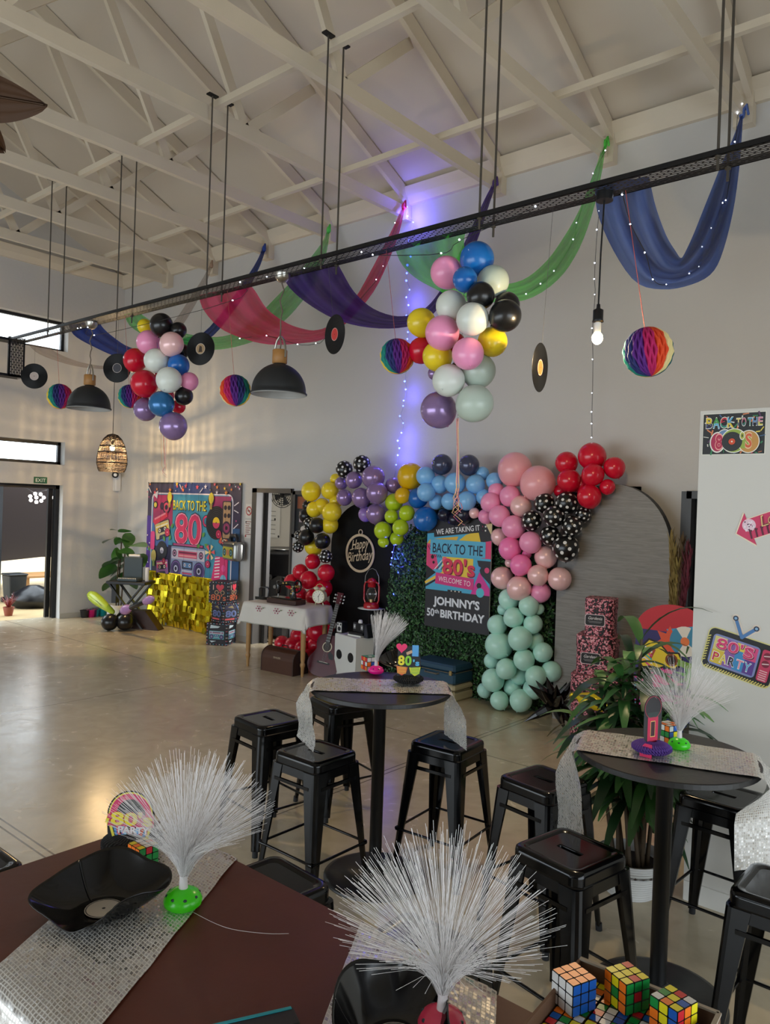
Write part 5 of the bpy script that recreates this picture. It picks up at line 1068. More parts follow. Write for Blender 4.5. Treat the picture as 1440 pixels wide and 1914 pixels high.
# ---- suitcases
A0, A1, A2 = at(848, 1315, Z=0), at(887, 1305, Z=0), at(770, 1296, Z=0); e1 = (A2-A0).normalized(); ang = math.atan2(-e1.y, -e1.x)
def suitcase(label, z, L, Wd, H, c, strap, off=0):
    ex = Vector((math.cos(ang), math.sin(ang), 0)); ey = Vector((-ex.y, ex.x, 0)); cc = A0-ex*(L/2+off)+ey*(Wd/2)
    o = root('suitcase', label, 'suitcase', (cc.x, cc.y, z), ang, 'vintage suitcases'); m = mat('case_'+c[1:], c, .55, bump=.1, bscale=90)
    MB().box((0, 0, H*.31), (L, Wd, H*.62-.003), m, bev=.02).build('base', o); MB().box((0, 0, H*.81), (L, Wd, H*.38-.003), m, bev=.02).build('lid', o)
    b = MB(); [b.box((0, -Wd/2-.001, H*t), (L-.03, .004, .006), mat('case_piping', strap, .5)) for t in (.62, .05)]; b.box((L/2+.001, 0, H*.62), (.004, Wd-.03, .006), mat('case_piping', strap, .5)); b.build('piping', o)
    for x in (-L*.3, L*.42): MB().box((x, -Wd/2-.006, H*.62), (.035, .012, .05), mat('brass_wire'), bev=.003).build('latch', o)
    MB().tube([(-.09, -Wd/2, H*.5), (-.08, -Wd/2-.03, H*.48), (.08, -Wd/2-.03, H*.48), (.09, -Wd/2, H*.5)], .009, mat('case_handle', '#5c5a50', .5), 8).build('handle', o)
hs = zat(A0, 848, 1283); hs2 = zat(A0, 848, 1246)-hs
wd0 = max(.34, (A1-A0).length)
suitcase('cream vintage suitcase lying flat on the floor beneath the blue one', 0, .6, wd0, hs, '#b8ac8c', '#6e6650')
suitcase('blue vintage suitcase lying on top of the cream suitcase', hs+.001, .58, wd0-.01, hs2, '#22465c', '#16303f', .0)
# ---- black spiky foil star
P = at(1040, 1318, Y=6.25); o = root('spike_balloon', 'black spiky exploding-star foil balloon on the floor beside the mint balloons', 'balloon', P); b = MB(); bs = mat('black_foil_gloss', '#0b0b0c', .15, .3); st = at(1052, 1361, Z=0)
for px, py, dy in ((988, 1280, -.1), (1002, 1272, .1), (1022, 1265, 0), (1041, 1280, -.2), (1060, 1275, .1), (1073, 1268, -.05), (980, 1349, -.15), (1056, 1364, -.12), (1072, 1355, .0), (1072, 1336, .1), (1012, 1290, -.25), (1050, 1300, -.28), (1030, 1300, .3), (1065, 1310, .28)):
    e = at(px, py, Y=P.y+dy)-P; e.z = max(e.z, -P.z+.002); b.tube([(0, 0, 0), e*.28, e*.6, e], [.03, .05, .034, .002], bs, 8, False)
b.build('body', o)
# ---- flowered gift boxes
def floral():
    m = mat('floral_paper', '#17121a', .55); nt = m.node_tree; bs_ = nt.nodes['Principled BSDF']; tc = nt.nodes.new('ShaderNodeTexCoord'); v = nt.nodes.new('ShaderNodeTexVoronoi'); v.inputs['Scale'].default_value = 62; n = nt.nodes.new('ShaderNodeTexNoise'); n.inputs['Scale'].default_value = 46; n.inputs['Detail'].default_value = 4
    cr = nt.nodes.new('ShaderNodeValToRGB'); cr.color_ramp.interpolation = 'CONSTANT'; E = cr.color_ramp.elements; E[0].color = lin('#120d12'); E[1].position = .46; E[1].color = lin('#c85a78')
    for p, c in ((.53, '#e8b8c0'), (.6, '#b83a54'), (.66, '#150f14')): q = E.new(p); q.color = lin(c)
    ad = nt.nodes.new('ShaderNodeMath'); ad.operation = 'MULTIPLY_ADD'; ad.inputs[1].default_value = .3; nt.links.new(tc.outputs['Object'], v.inputs['Vector']); nt.links.new(tc.outputs['Object'], n.inputs['Vector']); nt.links.new(v.outputs['Distance'], ad.inputs[0]); nt.links.new(n.outputs['Fac'], ad.inputs[2]); nt.links.new(ad.outputs[0], cr.inputs[0]); nt.links.new(cr.outputs[0], bs_.inputs['Base Color']); return m
FM = floral(); gx = at(1117, 1250, Y=6.35).x; zA, zB, zC = at(1112, 1262, Y=6.2).z, at(1115, 1190, Y=6.2).z, at(1118, 1120, Y=6.2).z
def hatbox(label, x, z0, z1, r, art):
    o = root('gift_box', label, 'box', (x, 6.35, z0), .25, 'flowered gift boxes'); h = z1-z0
    MB().loft([[(p[0], p[1], z) for p in rrect(-r, -r, r, r, r*.45)] for z in (0, h*.72)], FM, False).build('box_body', o); MB().loft([[(p[0]*s, p[1]*s, z) for p in rrect(-r, -r, r, r, r*.45)] for s, z in ((1.03, h*.7), (1.03, h-.006), (1.0, h))], FM, False).build('lid', o)
    if art:
        a = Art(.0008); a.poly(rrect(-.085, -.05, .085, .05, .02), '#d8c8ce').poly(rrect(-.08, -.045, .08, .045, .018), '#17181c').text('Gardenia', 0, .005, .026, '#e8e4e6', .12, .002, .0, .3); a.rect(-.06, -.012, .06, -.009, '#9a989c').rect(-.05, -.022, .05, -.019, '#9a989c'); a.build('tag', o, loc=(-.03, -r*1.03, h*.42), rot=(PI/2, 0, 0))
hatbox('lowest and widest flowered gift box behind the leafy plant', gx+.03, 0, zA, .22, False)
hatbox('middle flowered gift box of the tower, with a black name tag', gx-.0, zA+.001, zB, .165, True)
hatbox('topmost and narrowest flowered gift box of the tower', gx+.02, zB+.001, zC, .125, True)
P = at(1108, 1312, Y=6.05); o = root('foil_balloon', 'yellow sweet-shaped foil balloon in front of the lowest flowered box', 'balloon', P, (0, .15, .2)); yf_ = mat('yellow_foil', '#d8c41c', .22, .2)
MB().tube([(-.19, 0, 0), (-.13, 0, 0), (-.1, 0, 0), (0, 0, .01), (.1, 0, -.0), (.15, 0, -.01), (.17, 0, -.02)], [.03, .012, .05, .075, .06, .02, .005], yf_, 14).build('body', o); MB().tube([(-.1, -.05, .03), (-.02, -.077, .03), (.06, -.07, .05)], .003, FRAMEM, 4).build('printed_line', o)
# ---- painted guitar board, pampas
P = at(1256, 1130, Y=6.15); bw = .3; zt_ = P.z
o = root('painted_board', 'colourful party board with a red top and a yellow guitar behind the plant', 'board', (at(1258, 1200, Y=6.15).x, 6.15, 0), (PI/2, 0, 0)); a = Art(.011, .0001); 
MB().prism(rrect(-bw, 0, bw, zt_-.12, .01)[:0]+[(-bw, 0), (bw, 0)]+[(bw*math.cos(PI*i/20), zt_-.22+.22*math.sin(PI*i/20)) for i in range(21)], .01, pm('#c01e2c')).build('board', o)
a.rect(-bw, 0, bw, zt_-.22, '#2c2468').rect(-bw, .2, bw, zt_-.72, '#14286a').poly([(-.05, zt_-.2), (bw, zt_-.12), (bw, zt_-.24), (0, zt_-.27)], '#3a9ac8').poly(star(-.02, zt_-.3, .13, 7, .55), '#e2552c').poly(star(-.1, zt_-.62, .2, 8, .5), '#d82a86').poly(star(.16, zt_-.55, .14, 9, .35), '#5aa83a')
a.disc(.1, zt_-.28, .12, '#e8e4da').poly(circ(.1, zt_-.28, .12, 14, None, -.6, 1.2)+[(.1, zt_-.28)], '#3a8ab0').poly(circ(.1, zt_-.28, .12, 14, None, 2.2, 4.2)+[(.1, zt_-.28)], '#3a8ab0').disc(.1, zt_-.28, .035, '#e87a3a').poly([(-bw, zt_-.85), (bw, zt_-.76), (bw, zt_-.68), (-bw, zt_-.76)], '#c83aa4')
a.poly([(p[0]*-.62-.02*0-.02, zt_-.42+p[1]*.0+p[0]*.0) for p in []] or [(-.26, zt_-.5), (-.27, zt_-.38), (-.19, zt_-.29), (-.1, zt_-.31), (-.03, zt_-.38), (.06, zt_-.37), (.1, zt_-.44), (.03, zt_-.52), (-.06, zt_-.51), (-.14, zt_-.55), (-.22, zt_-.56)], '#1a1408').poly([(-.245, zt_-.5), (-.25, zt_-.385), (-.185, zt_-.305), (-.105, zt_-.325), (-.03, zt_-.395), (.05, zt_-.385), (.08, zt_-.44), (.025, zt_-.505), (-.06, zt_-.495), (-.14, zt_-.535), (-.215, zt_-.545)], '#ecd028')
a.line([(.05, zt_-.45), (bw, zt_-.5)], .05, '#7aa83a').disc(-.0, zt_-.44, .05, '#7a3a14').disc(0, zt_-.44, .034, '#2a1408').line([(-.17, zt_-.45), (-.14, zt_-.38)], .02, '#a8402c')
for k in range(5): a.line([(-bw, zt_-.4-.03*k), (-bw+.08, zt_-.36-.03*k), (-bw+.14, zt_-.4-.03*k)], .012, ('#e8e4f0', '#e03a8c', '#38b0c8')[k % 3])
for k in range(5): a.line([(-bw, zt_-.7-.035*k), (-bw+.06, zt_-.66-.035*k), (-bw+.12, zt_-.7-.035*k)], .012, '#38c0d8')
a.build('print', o)
P = at(1262, 1110, Y=6.6); o = root('pampas_grass', 'dried pampas stems in olive and maroon behind the painted board', 'dried grass', (P.x, 6.6, 0)); MB().lathe([(.09, 0), (.12, .2), (.1, .42), (.07, .5)], mat('dark_vase', '#2a2526', .4), 20).build('vase', o)
for px, py, c in ((1255, 1010, '#8a7848'), (1262, 1040, '#7a6a3a'), (1276, 1015, '#5a4a34'), (1285, 1030, '#5c2a34'), (1292, 1040, '#6a2c3c'), (1268, 1060, '#8a7a44')):
    e = at(px, py, Y=6.6)-Vector((P.x, 6.6, 0)); b = MB(); s0 = Vector((0, 0, .45)); mm = mat('plume_'+c[1:], c, .9); b.tube([s0, s0.lerp(e, .5), e], .004, mm, 5)
    for k in range(130): t = R.uniform(.35, 1); p = s0.lerp(e, t); blade(b, p, Vector((R.uniform(-.25, .25), R.uniform(-.25, .25), 1)), R.uniform(.07, .16), .02, mm, .3, 0, 2)
    b.build('plume', o)
# ================================================================ FOREGROUND
# ---- signs on the white wall
def xz(px, py): p = at(px, py, Y=PY); return p.x, p.z
x0, z1 = xz(1315, 774); x1, z0 = xz(1431, 849); w, h = x1-x0, z1-z0
o = root('party_sign', "rectangular printed sign reading BACK TO THE 80'S at the top of the white wall", 'sign', ((x0+x1)/2, PY-.002, (z0+z1)/2), wallm(0)); a = Art(0, .00008)
a.rect(-w/2, -h/2, w/2, h/2, '#e6e2d4').rect(-w/2+.004, -h/2+.004, w/2-.004, h/2-.004, '#26282a')
for k in range(60): x, y = R.uniform(-.46, .46)*w, R.uniform(-.46, .46)*h; t = R.uniform(0, 3); l = R.uniform(.005, .016); a.line([(x-l*math.cos(t), y-l*math.sin(t)), (x+l*math.cos(t), y+l*math.sin(t))], R.uniform(.003, .008), R.choice(('#c8344c', '#e6cf5a', '#3a8a5c', '#d8d4c8', '#48688c', '#e0885a', '#5a3a5c')))
def two(a, s, x, y, hh, ww, top, bot):
    a.text(s, x, y, hh*1.08, '#efece0', ww*1.12, .035).text(s, x, y+.002, hh, bot, ww, .02); V, F, gw = text_geo(s, .02)
    n = len(a.v); a.text(s, x, y+.002, hh, top, ww, .02)
    for p in a.v[n:]: p.y = max(p.y, y+hh*.48) if p.y < y+hh*.48 else p.y
for s, xx, tp, bt in (('B', -.385, '#e0c21e', '#2c2f5c'), ('A', -.27, '#4a9a4c', '#58b0d0'), ('C', -.155, '#c02a3c', '#2f8a70'), ('K', -.04, '#48a0c8', '#dcc02a')): two(a, s, xx*w, .14*h, .24*h, .1*w, tp, bt)
for s, xx, tp, bt in (('T', .08, '#e6d27a', '#38466c'), ('O', .165, '#b84a6c', '#4a6a78'), ('T', .26, '#5a9ac0', '#6ab0a0'), ('H', .335, '#5a8ac0', '#3a4a7c'), ('E', .42, '#d87a9c', '#d8cc5a')): two(a, s, xx*w, .17*h, .18*h, .065*w, tp, bt)
a.disc(-.24*w, -.2*h, .18*h, '#efece0', 24, .25*h).disc(-.13*w, -.06*h, .17*h, '#efece0').disc(-.13*w, -.06*h, .15*h, '#6a8ab0').disc(.02*w, -.17*h, .29*h, '#efece0', 32).disc(.02*w, -.17*h, .27*h, '#9ab04a', 32).disc(.25*w, -.2*h, .24*h, '#efece0', 24, .27*h).disc(.25*w, -.2*h, .22*h, '#c8924a', 24, .25*h).disc(.18*w, -.2*h, .16*h, '#9ab04a')
a.disc(-.24*w, -.2*h, .15*h, '#b02a50', 24, .22*h).text('8', -.215*w, -.36*h, .36*h, '#f0a8a0', .13*w, .05).text('8', -.215*w, -.35*h, .33*h, '#b82a4c', .11*w, .02)
a.disc(-.01*w, -.19*h, .23*h, '#232426', 32); [a.ring(-.01*w, -.19*h, q*h-.0008, q*h, '#55575a') for q in (.2, .17, .14, .11)]; a.disc(-.01*w, -.19*h, .075*h, '#d8502c').disc(-.01*w, -.19*h, .02*h, '#efe6d0')
a.disc(.15*w, -.06*h, .06*h, '#efece0', 20, .1*h).disc(.15*w, -.06*h, .045*h, '#b8b84a', 20, .08*h).disc(.15*w, -.06*h, .02*h, '#4a5a2c', 12, .04*h).text('S', .25*w, -.34*h, .34*h, '#f0c8a0', .11*w, .06).text('S', .25*w, -.33*h, .32*h, '#d8603c', .1*w, .02)
a.build('print', o); MB().box((0, 0, -.0005), (w, h, .001), pm('#e6e2d4')).build('card', o)
P = xz(1415, 985); o = root('arrow_sign', "pink arrow-shaped party sign beginning Let's at the right edge of the white wall", 'sign', (P[0], PY-.002, P[1]), (PI/2, math.radians(-22), 0)); a = Art(0, .00008)
ar = [(-.1, 0), (-.03, .085), (-.03, .05), (.26, .05), (.26, -.05), (-.03, -.05), (-.03, -.085)]; a.poly([(x*1.05-.001, y*1.08) for x, y in ar], '#efdcc0').poly(ar, '#cf3560')
a.disc(-.03, .02, .032, '#e8c8d4')
for k in range(22): a.disc(-.03+R.uniform(-.024, .024), .02+R.uniform(-.024, .024), .004, R.choice(('#8a4a6a', '#5a2c4c', '#f4eaf0')), 6)
for k in range(8): x = -.04+k*.028; a.line([(x, -.046), (x+.004, -.015)], .008, '#5a1430').disc(x+.005, -.008, .006, '#5a1430', 8).line([(x, -.022), (x+.014, -.008)], .004, '#5a1430')
a.text("Let's", .09, -.005, .05, '#efd98a', .13, .03, .0, .25).text("Let's", .09, -.003, .045, '#8a2a3c', .12, .006, .0, .25); a.build('print', o)
P = xz(1382, 1228); o = root('tv_sign', "television-shaped sign reading 80'S PARTY on the white wall", 'sign', (P[0], PY-.002, P[1]), (PI/2, math.radians(12), 0)); a = Art(0, .00008)
def tvo(e): return rrect(-.165-e, -.105-e, .165+e, .105+e, .03+e)
a.poly(tvo(.006), '#d8cf8a')
for s in ((-.06, .185), (.045, .165)): a.line([(-.01, .1), (s[0], s[1])], .03, '#e6d6c4').disc(*s, .02, '#e6d6c4')
a.poly(tvo(0), '#1a1b1e')
for k in range(24): x = -.15+.3*(k/23); a.line([(x, -.103), (x+.008, -.093)], .006, '#d8c86a')
for k in range(10): a.line([(-.163, -.07+.014*k), (-.154, -.064+.014*k)], .006, '#d8c86a')
for s in ((-.06, .185), (.045, .165)): a.line([(-.01, .1), (s[0], s[1])], .016, '#4a7ab0').disc(*s, .013, '#26304a').disc(*s, .007, '#8ab0d0')
a.poly(rrect(-.14, -.08, .09, .08, .02), '#8088b8').poly(rrect(-.13, -.07, .08, .07, .016), '#e2c850')
for x0, x1, y0, y1, c in ((-.13, -.07, -.07, .0, '#d8b83a'), (-.07, -.02, -.07, .07, '#8a5aa0'), (-.02, .03, -.07, .03, '#3a8ac0'), (.03, .08, -.07, .0, '#5a3a8c'), (-.13, -.07, .0, .07, '#d8c87a'), (.02, .08, .0, .07, '#d84a80')): a.rect(x0, y0, x1, y1, c)
a.text("80'S", -.025, .008, .058, '#5c1030', .19, .04).text("80'S", -.027, .011, .056, '#f0c8d0', .185, .028).text("80'S", -.027, .011, .054, '#d8386c', .18, .012)
for s, x, c in (('P', -.105, '#c82a3c'), ('A', -.067, '#e0c83a'), ('R', -.027, '#23242a'), ('T', .012, '#e08aa0'), ('Y', .05, '#58a8d0')): a.text(s, x, -.058, .048, '#f2efe8', .036, .03).text(s, x, -.056, .044, c, .03, .015)
a.poly(rrect(.1, -.08, .152, .08, .012), '#c8385c')
for y in (.05, .01): a.disc(.126, y, .018, '#7c1a34').line([(.112, y-.004), (.14, y+.004)], .005, '#e8c8c8')
for k in range(5): a.rect(.108, -.03-.011*k, .144, -.025-.011*k, '#e8b8b8')
a.build('print', o)
# ---- metal bar stools
SB = mat('black_gloss_steel', '#060607', .13, spec=.32); RUB = mat('rubber_foot', '#141416', .7)
def sq(h, r, n=12):
    o = []
    for cx, cy, a in ((h-r, h-r, 0), (-h+r, h-r, PI/2), (-h+r, -h+r, PI), (h-r, -h+r, 1.5*PI)): o += [(cx+r*math.cos(a+PI/2*i/(n-1)), cy+r*math.sin(a+PI/2*i/(n-1))) for i in range(n)]
    return o
def slot(w, hh, n=48):
    o = []
    for px, py in sq(.118, .03):
        t = math.atan2(py, px); x, y = math.cos(t), math.sin(t); ex = (w-hh)*(1 if x > 0 else -1) if abs(x) > .12 else (w-hh)*x/.12; o.append((ex+hh*x, hh*y))
    return o
SH_ = .715
def make_stool():
    o = root('bar_stool', '', 'stool', (0, 0, 0)); b = MB()
    def rg(p, z): return [(x, y, SH_+z) for x, y in p]
    rings = [rg(slot(.055, .016), -.03), rg(slot(.055, .016), -.01), rg(slot(.059, .019), -.006), rg(sq(.118, .03), -.006), rg(sq(.128, .034), -.001), rg(sq(.136, .036), 0), rg(sq(.15, .04), -.001), rg(sq(.157, .042), -.007), rg(sq(.159, .042), -.02), rg(sq(.159, .042), -.05), rg(sq(.163, .042), -.054), rg(sq(.165, .042), -.095), rg(sq(.16, .04), -.095), rg(sq(.153, .038), -.02)]
    b.loft(rings[:3], SB, True, (False, False)); b.loft(rings[2:4], SB, False, (False, False)); b.loft(rings[3:9], SB, True, (False, False)); b.loft(rings[8:], SB, False, (False, False)); s_ = b.build('seat', o)
    for sx, sy in ((1, 1), (-1, 1), (-1, -1), (1, -1)):
        b = MB(); rings = []
        for t in (0, .12, .5, .93, 1):
            z = SH_-.055-(SH_-.085)*t; c = .166+(.215-.166)*t; w = .088+(.036-.088)*min(1, t*1.05); r = .026; tk = .012; P = []
            for x, y in [(c-w, c)]+[(c-r+r*math.cos(q), c-r+r*math.sin(q)) for q in (PI/2, PI/3, PI/6, 0)]+[(c, c-w), (c-tk, c-w), (c-tk, c-r), (c-r, c-tk), (c-w, c-tk)]: P.append((sx*x, sy*y, z))
            if sx*sy < 0: P.reverse()
            rings.append(P)
        b.loft(rings, SB, False); l = b.build('leg', o)
        f = MB(); f.cyl((sx*.2, sy*.2, .035), (sx*.202, sy*.202, 0), .016, RUB, 12); f.build('rubber_foot', l)
    for ax in (0, 1):
        for s in (-1, 1):
            z = .235; c = .195; p = (-c, s*c, z) if ax == 0 else (s*c, -c, z); q = (c, s*c, z) if ax == 0 else (s*c, c, z); P, Q = Vector(p), Vector(q)
            MB().tube([P, P.lerp(Q, .08), P.lerp(Q, .12), P.lerp(Q, .88), P.lerp(Q, .92), Q], [.011, .011, .007, .007, .011, .011], SB, 8).build('crossbar', o)
    b = MB(); b.box((0, .168, .585), (.25, .012, .016), SB).box((0, -.168, .585), (.25, .012, .016), SB).box((.168, 0, .585), (.012, .25, .016), SB).box((-.168, 0, .585), (.012, .25, .016), SB); b.build('brace', o); return o
stool0 = make_stool()
for i, (x, y, a_, lb) in enumerate(((-3.47, 3.06, -7, 'black metal bar stool at the left of the near bar table, most to the left'), (-2.83, 2.83, 0, 'black metal bar stool in front of the near bar table with a shiny left flank'), (-3.49, 3.70, -15, 'black metal bar stool behind the silver runner of the near bar table'), (-2.455, 3.484, 5, 'black metal bar stool right of the near bar table, reflecting blue and pink'),
        (-1.777, 3.337, -10, 'black metal bar stool partly behind the hanging runner of the right bar table'), (-1.323, 2.712, -11, 'large near black bar stool in the gap between both tables at the right'), (-1.945, 1.735, -4, 'black bar stool whose seat shows just behind the brown table, left of the spray'), (-1.34, 1.785, 2, 'black bar stool behind the white fibre spray, its seat crossing the table edge'),
        (-.62, 2.97, 0, 'black bar stool cut by the right picture edge'), (-1.075, 3.77, -3, 'black bar stool behind the right bar table against the white wall'), (-2.8, 1.08, 0, 'black bar stool showing only its rim at the left picture edge'))):
    s = stool0 if i == 0 else copy_tree(stool0); s.location = (x, y, 0); s.rotation_euler = (0, 0, math.radians(a_)); tag(s, lb, 'stool', 'black metal bar stools')
# ---- round bar tables
TB = mat('black_table_top', '#1b1a1b', .42, noise_amt=.1, nscale=3, bump=.05, bscale=60); TP = mat('black_table_post', '#0f0f10', .4)
def bar_table(x, y, r, H, label):
    o = root('bar_table', label, 'table', (x, y, 0), 0, 'round black bar tables')
    MB().lathe([(0, H-.026), (r-.008, H-.026), (r, H-.022), (r, H-.003), (r-.004, H), (0, H)], TB, 72, smooth=False).build('table_top', o)
    MB().lathe([(.034, .03), (.034, H-.03), (.11, H-.026)], TP, 28).build('post', o); MB().lathe([(.275, 0), (.275, .012), (.25, .02), (.06, .03), (.045, .06), (.034, .07)], TP, 48).build('base', o)
T1 = Vector((-2.665, 3.14, 1.03)); T2 = Vector((-1.14, 3.185, 1.02)); R1, R2 = .378, .362
bar_table(T1.x, T1.y, R1, T1.z, 'round black bar table in the middle with the pink-based fibre lamp'); bar_table(T2.x, T2.y, R2, T2.z, 'round black bar table at the right with the purple paper ornament')
# ---- sequin runners
def sequin():
    m = bpy.data.materials.new('silver_sequin_mesh'); m.use_nodes = True; nt = m.node_tree; b = nt.nodes['Principled BSDF']; L = nt.links.new
    uv = nt.nodes.new('ShaderNodeTexCoord'); br = nt.nodes.new('ShaderNodeTexBrick'); br.offset = 0; br.inputs['Scale'].default_value = 1
    for k, v in (('Brick Width', .0105), ('Row Height', .0105), ('Mortar Size', .0014), ('Mortar Smooth', 0)): br.inputs[k].default_value = v
    L(uv.outputs['UV'], br.inputs['Vector'])
    sn = nt.nodes.new('ShaderNodeVectorMath'); sn.operation = 'SNAP'; sn.inputs[1].default_value = (.0105, .0105, 1); L(uv.outputs['UV'], sn.inputs[0])
    wn = nt.nodes.new('ShaderNodeTexWhiteNoise'); L(sn.outputs[0], wn.inputs['Vector'])
    wide = nt.nodes.new('ShaderNodeTexNoise'); wide.inputs['Scale'].default_value = 7; L(uv.outputs['UV'], wide.inputs['Vector'])
    mx = nt.nodes.new('ShaderNodeMix'); mx.data_type = 'RGBA'; L(br.outputs['Fac'], mx.inputs['Factor']); mx.inputs['A'].default_value = lin('#c4c2c0'); mx.inputs['B'].default_value = lin('#d4d1cb'); L(mx.outputs['Result'], b.inputs['Base Color'])
    mt = nt.nodes.new('ShaderNodeMapRange'); mt.inputs[3].default_value = .78; mt.inputs[4].default_value = 0; L(br.outputs['Fac'], mt.inputs[0]); L(mt.outputs[0], b.inputs['Metallic'])
    rg = nt.nodes.new('ShaderNodeMapRange'); rg.inputs[3].default_value = .18; rg.inputs[4].default_value = .42; L(wn.outputs['Value'], rg.inputs[0]); L(rg.outputs[0], b.inputs['Roughness'])
    # each sequin sits at its own small tilt
    g = nt.nodes.new('ShaderNodeNewGeometry'); sb = nt.nodes.new('ShaderNodeVectorMath'); sb.operation = 'SUBTRACT'; sb.inputs[1].default_value = (.5, .5, .5); L(wn.outputs['Color'], sb.inputs[0])
    sc = nt.nodes.new('ShaderNodeVectorMath'); sc.operation = 'SCALE'; sc.inputs['Scale'].default_value = .16; L(sb.outputs[0], sc.inputs[0])
    ad = nt.nodes.new('ShaderNodeVectorMath'); ad.operation = 'ADD'; L(g.outputs['Normal'], ad.inputs[0]); L(sc.outputs[0], ad.inputs[1]); nm = nt.nodes.new('ShaderNodeVectorMath'); nm.operation = 'NORMALIZE'; L(ad.outputs[0], nm.inputs[0]); L(nm.outputs[0], b.inputs['Normal'])
    return m
SQ = sequin()
def runner(label, path, wdir, width, wob=.002, tw=(0, 0), ends=(0, 0)):
    path = [Vector(p) for p in path]; wd = Vector(wdir).normalized(); rows = []; uv = []; s = 0; n = 15
    for i, p in enumerate(path):
        if i: s += (p-path[i-1]).length
        k = (ends[0]-i)/ends[0] if i < ends[0] else 0; q = (i-(len(path)-1-ends[1]))/ends[1] if ends[1] and i > len(path)-1-ends[1] else 0
        wi = Matrix.Rotation(tw[0]*min(1, k*2.5)+tw[1]*min(1, q*2.5), 3, 'Z') @ wd
        rows.append([p+wi*width*(1-.3*max(k, q)*0)*(j/(n-1)-.5)+Vector((0, 0, wob*math.sin(s*31+j*1.1)*math.sin(j*.9+s*9))) for j in range(n)]); uv.append([(width*j/(n-1), s) for j in range(n)])
    o = root('table_runner', label, 'table runner', path[len(path)//2], 0, 'silver sequin runners'); c = path[len(path)//2]
    MB().sheet([[p-c for p in r] for r in rows], SQ, True, uv).build('sequin_cloth', o); return o
def across(T, Rr, d, l0, l1, sway=.03):
    d = Vector((d[0], d[1], 0)).normalized(); P = []; z = .006; e = Rr*.965
    P += [T-d*(e+.035-.01*math.sin(k))-Vector((0, 0, l0*(1-k/8)+.03)) for k in range(8)]
    P += [T-d*(e+.025)+Vector((0, 0, -.03)), T-d*(e+.01)+Vector((0, 0, -.004)), T-d*(e-.015)+Vector((0, 0, z))]+[T-d*(e*(1-2*k/14))+Vector((0, 0, z)) for k in range(1, 14)]+[T+d*(e-.015)+Vector((0, 0, z)), T+d*(e+.01)+Vector((0, 0, -.004)), T+d*(e+.025)+Vector((0, 0, -.03))]
    P += [T+d*(e+.035+.012*k/8)-Vector((0, 0, l1*k/8+.03)) for k in range(1, 9)]; return P
runner('silver sequin runner across the middle bar table, hanging down both sides', across(T1, R1, (.745, .667), .29, .26), (-.667, .745, 0), .3, .002, (.38, .3), (9, 8))
runner('silver sequin runner across the right bar table, hanging down its left side', across(T2, R2, (.93, .3), .46, .36), (-.3, .93, 0), .33, .002, (.5, -.9), (9, 8))
# ---- brown wooden table with its two runners
MT = mat('red_brown_table', '#5c2e20', .45, spec=.3, noise_amt=.25, nscale=5, bump=.03, bscale=30); TZm = 1.03
o = root('bar_height_table', 'dark red-brown wooden table filling the bottom of the picture', 'table', (-1.0, 1.0, 0)); MB().box((0, .0, TZm-.022), (2.0, .67, .044), MT, bev=.006).build('table_top', o)
for x in (-.9, .9):
    for y in (-.27, .27): MB().box((x, y, .5), (.07, .07, 1.0), MT).build('leg', o)
b = MB(); b.box((0, .27, .95), (1.8, .03, .09), MT).box((0, -.27, .95), (1.8, .03, .09), MT); b.build('apron', o)
dd = Vector((.51, -.86, 0)).normalized()
def table_run(c, l0, l1, hang0, hang1): 
    P = [c-dd*(l0+.02)-Vector((0, 0, hang0*(1-k/4)+.02)) for k in range(4)] if hang0 else []
    P += [c-dd*l0+Vector((0, 0, .003))]+[c-dd*l0+dd*(l0+l1)*k/14+Vector((0, 0, .005)) for k in range(1, 14)]+[c+dd*l1+Vector((0, 0, .003))]
    if hang1: P += [c+dd*(l1+.02)-Vector((0, 0, hang1*k/4+.02)) for k in range(0, 5)]
    return P
runner('silver sequin runner at the left end of the brown table, under the vinyl bowl', table_run(Vector((-1.60, 1.0, TZm)), .39, .385, .04, .25), (1, 0, 0), .35, .003)
runner('silver sequin runner at the right of the brown table, under the white spray', table_run(Vector((-.785, 1.0, TZm)), .39, .385, .04, .2), (1, 0, 0), .37, .003)
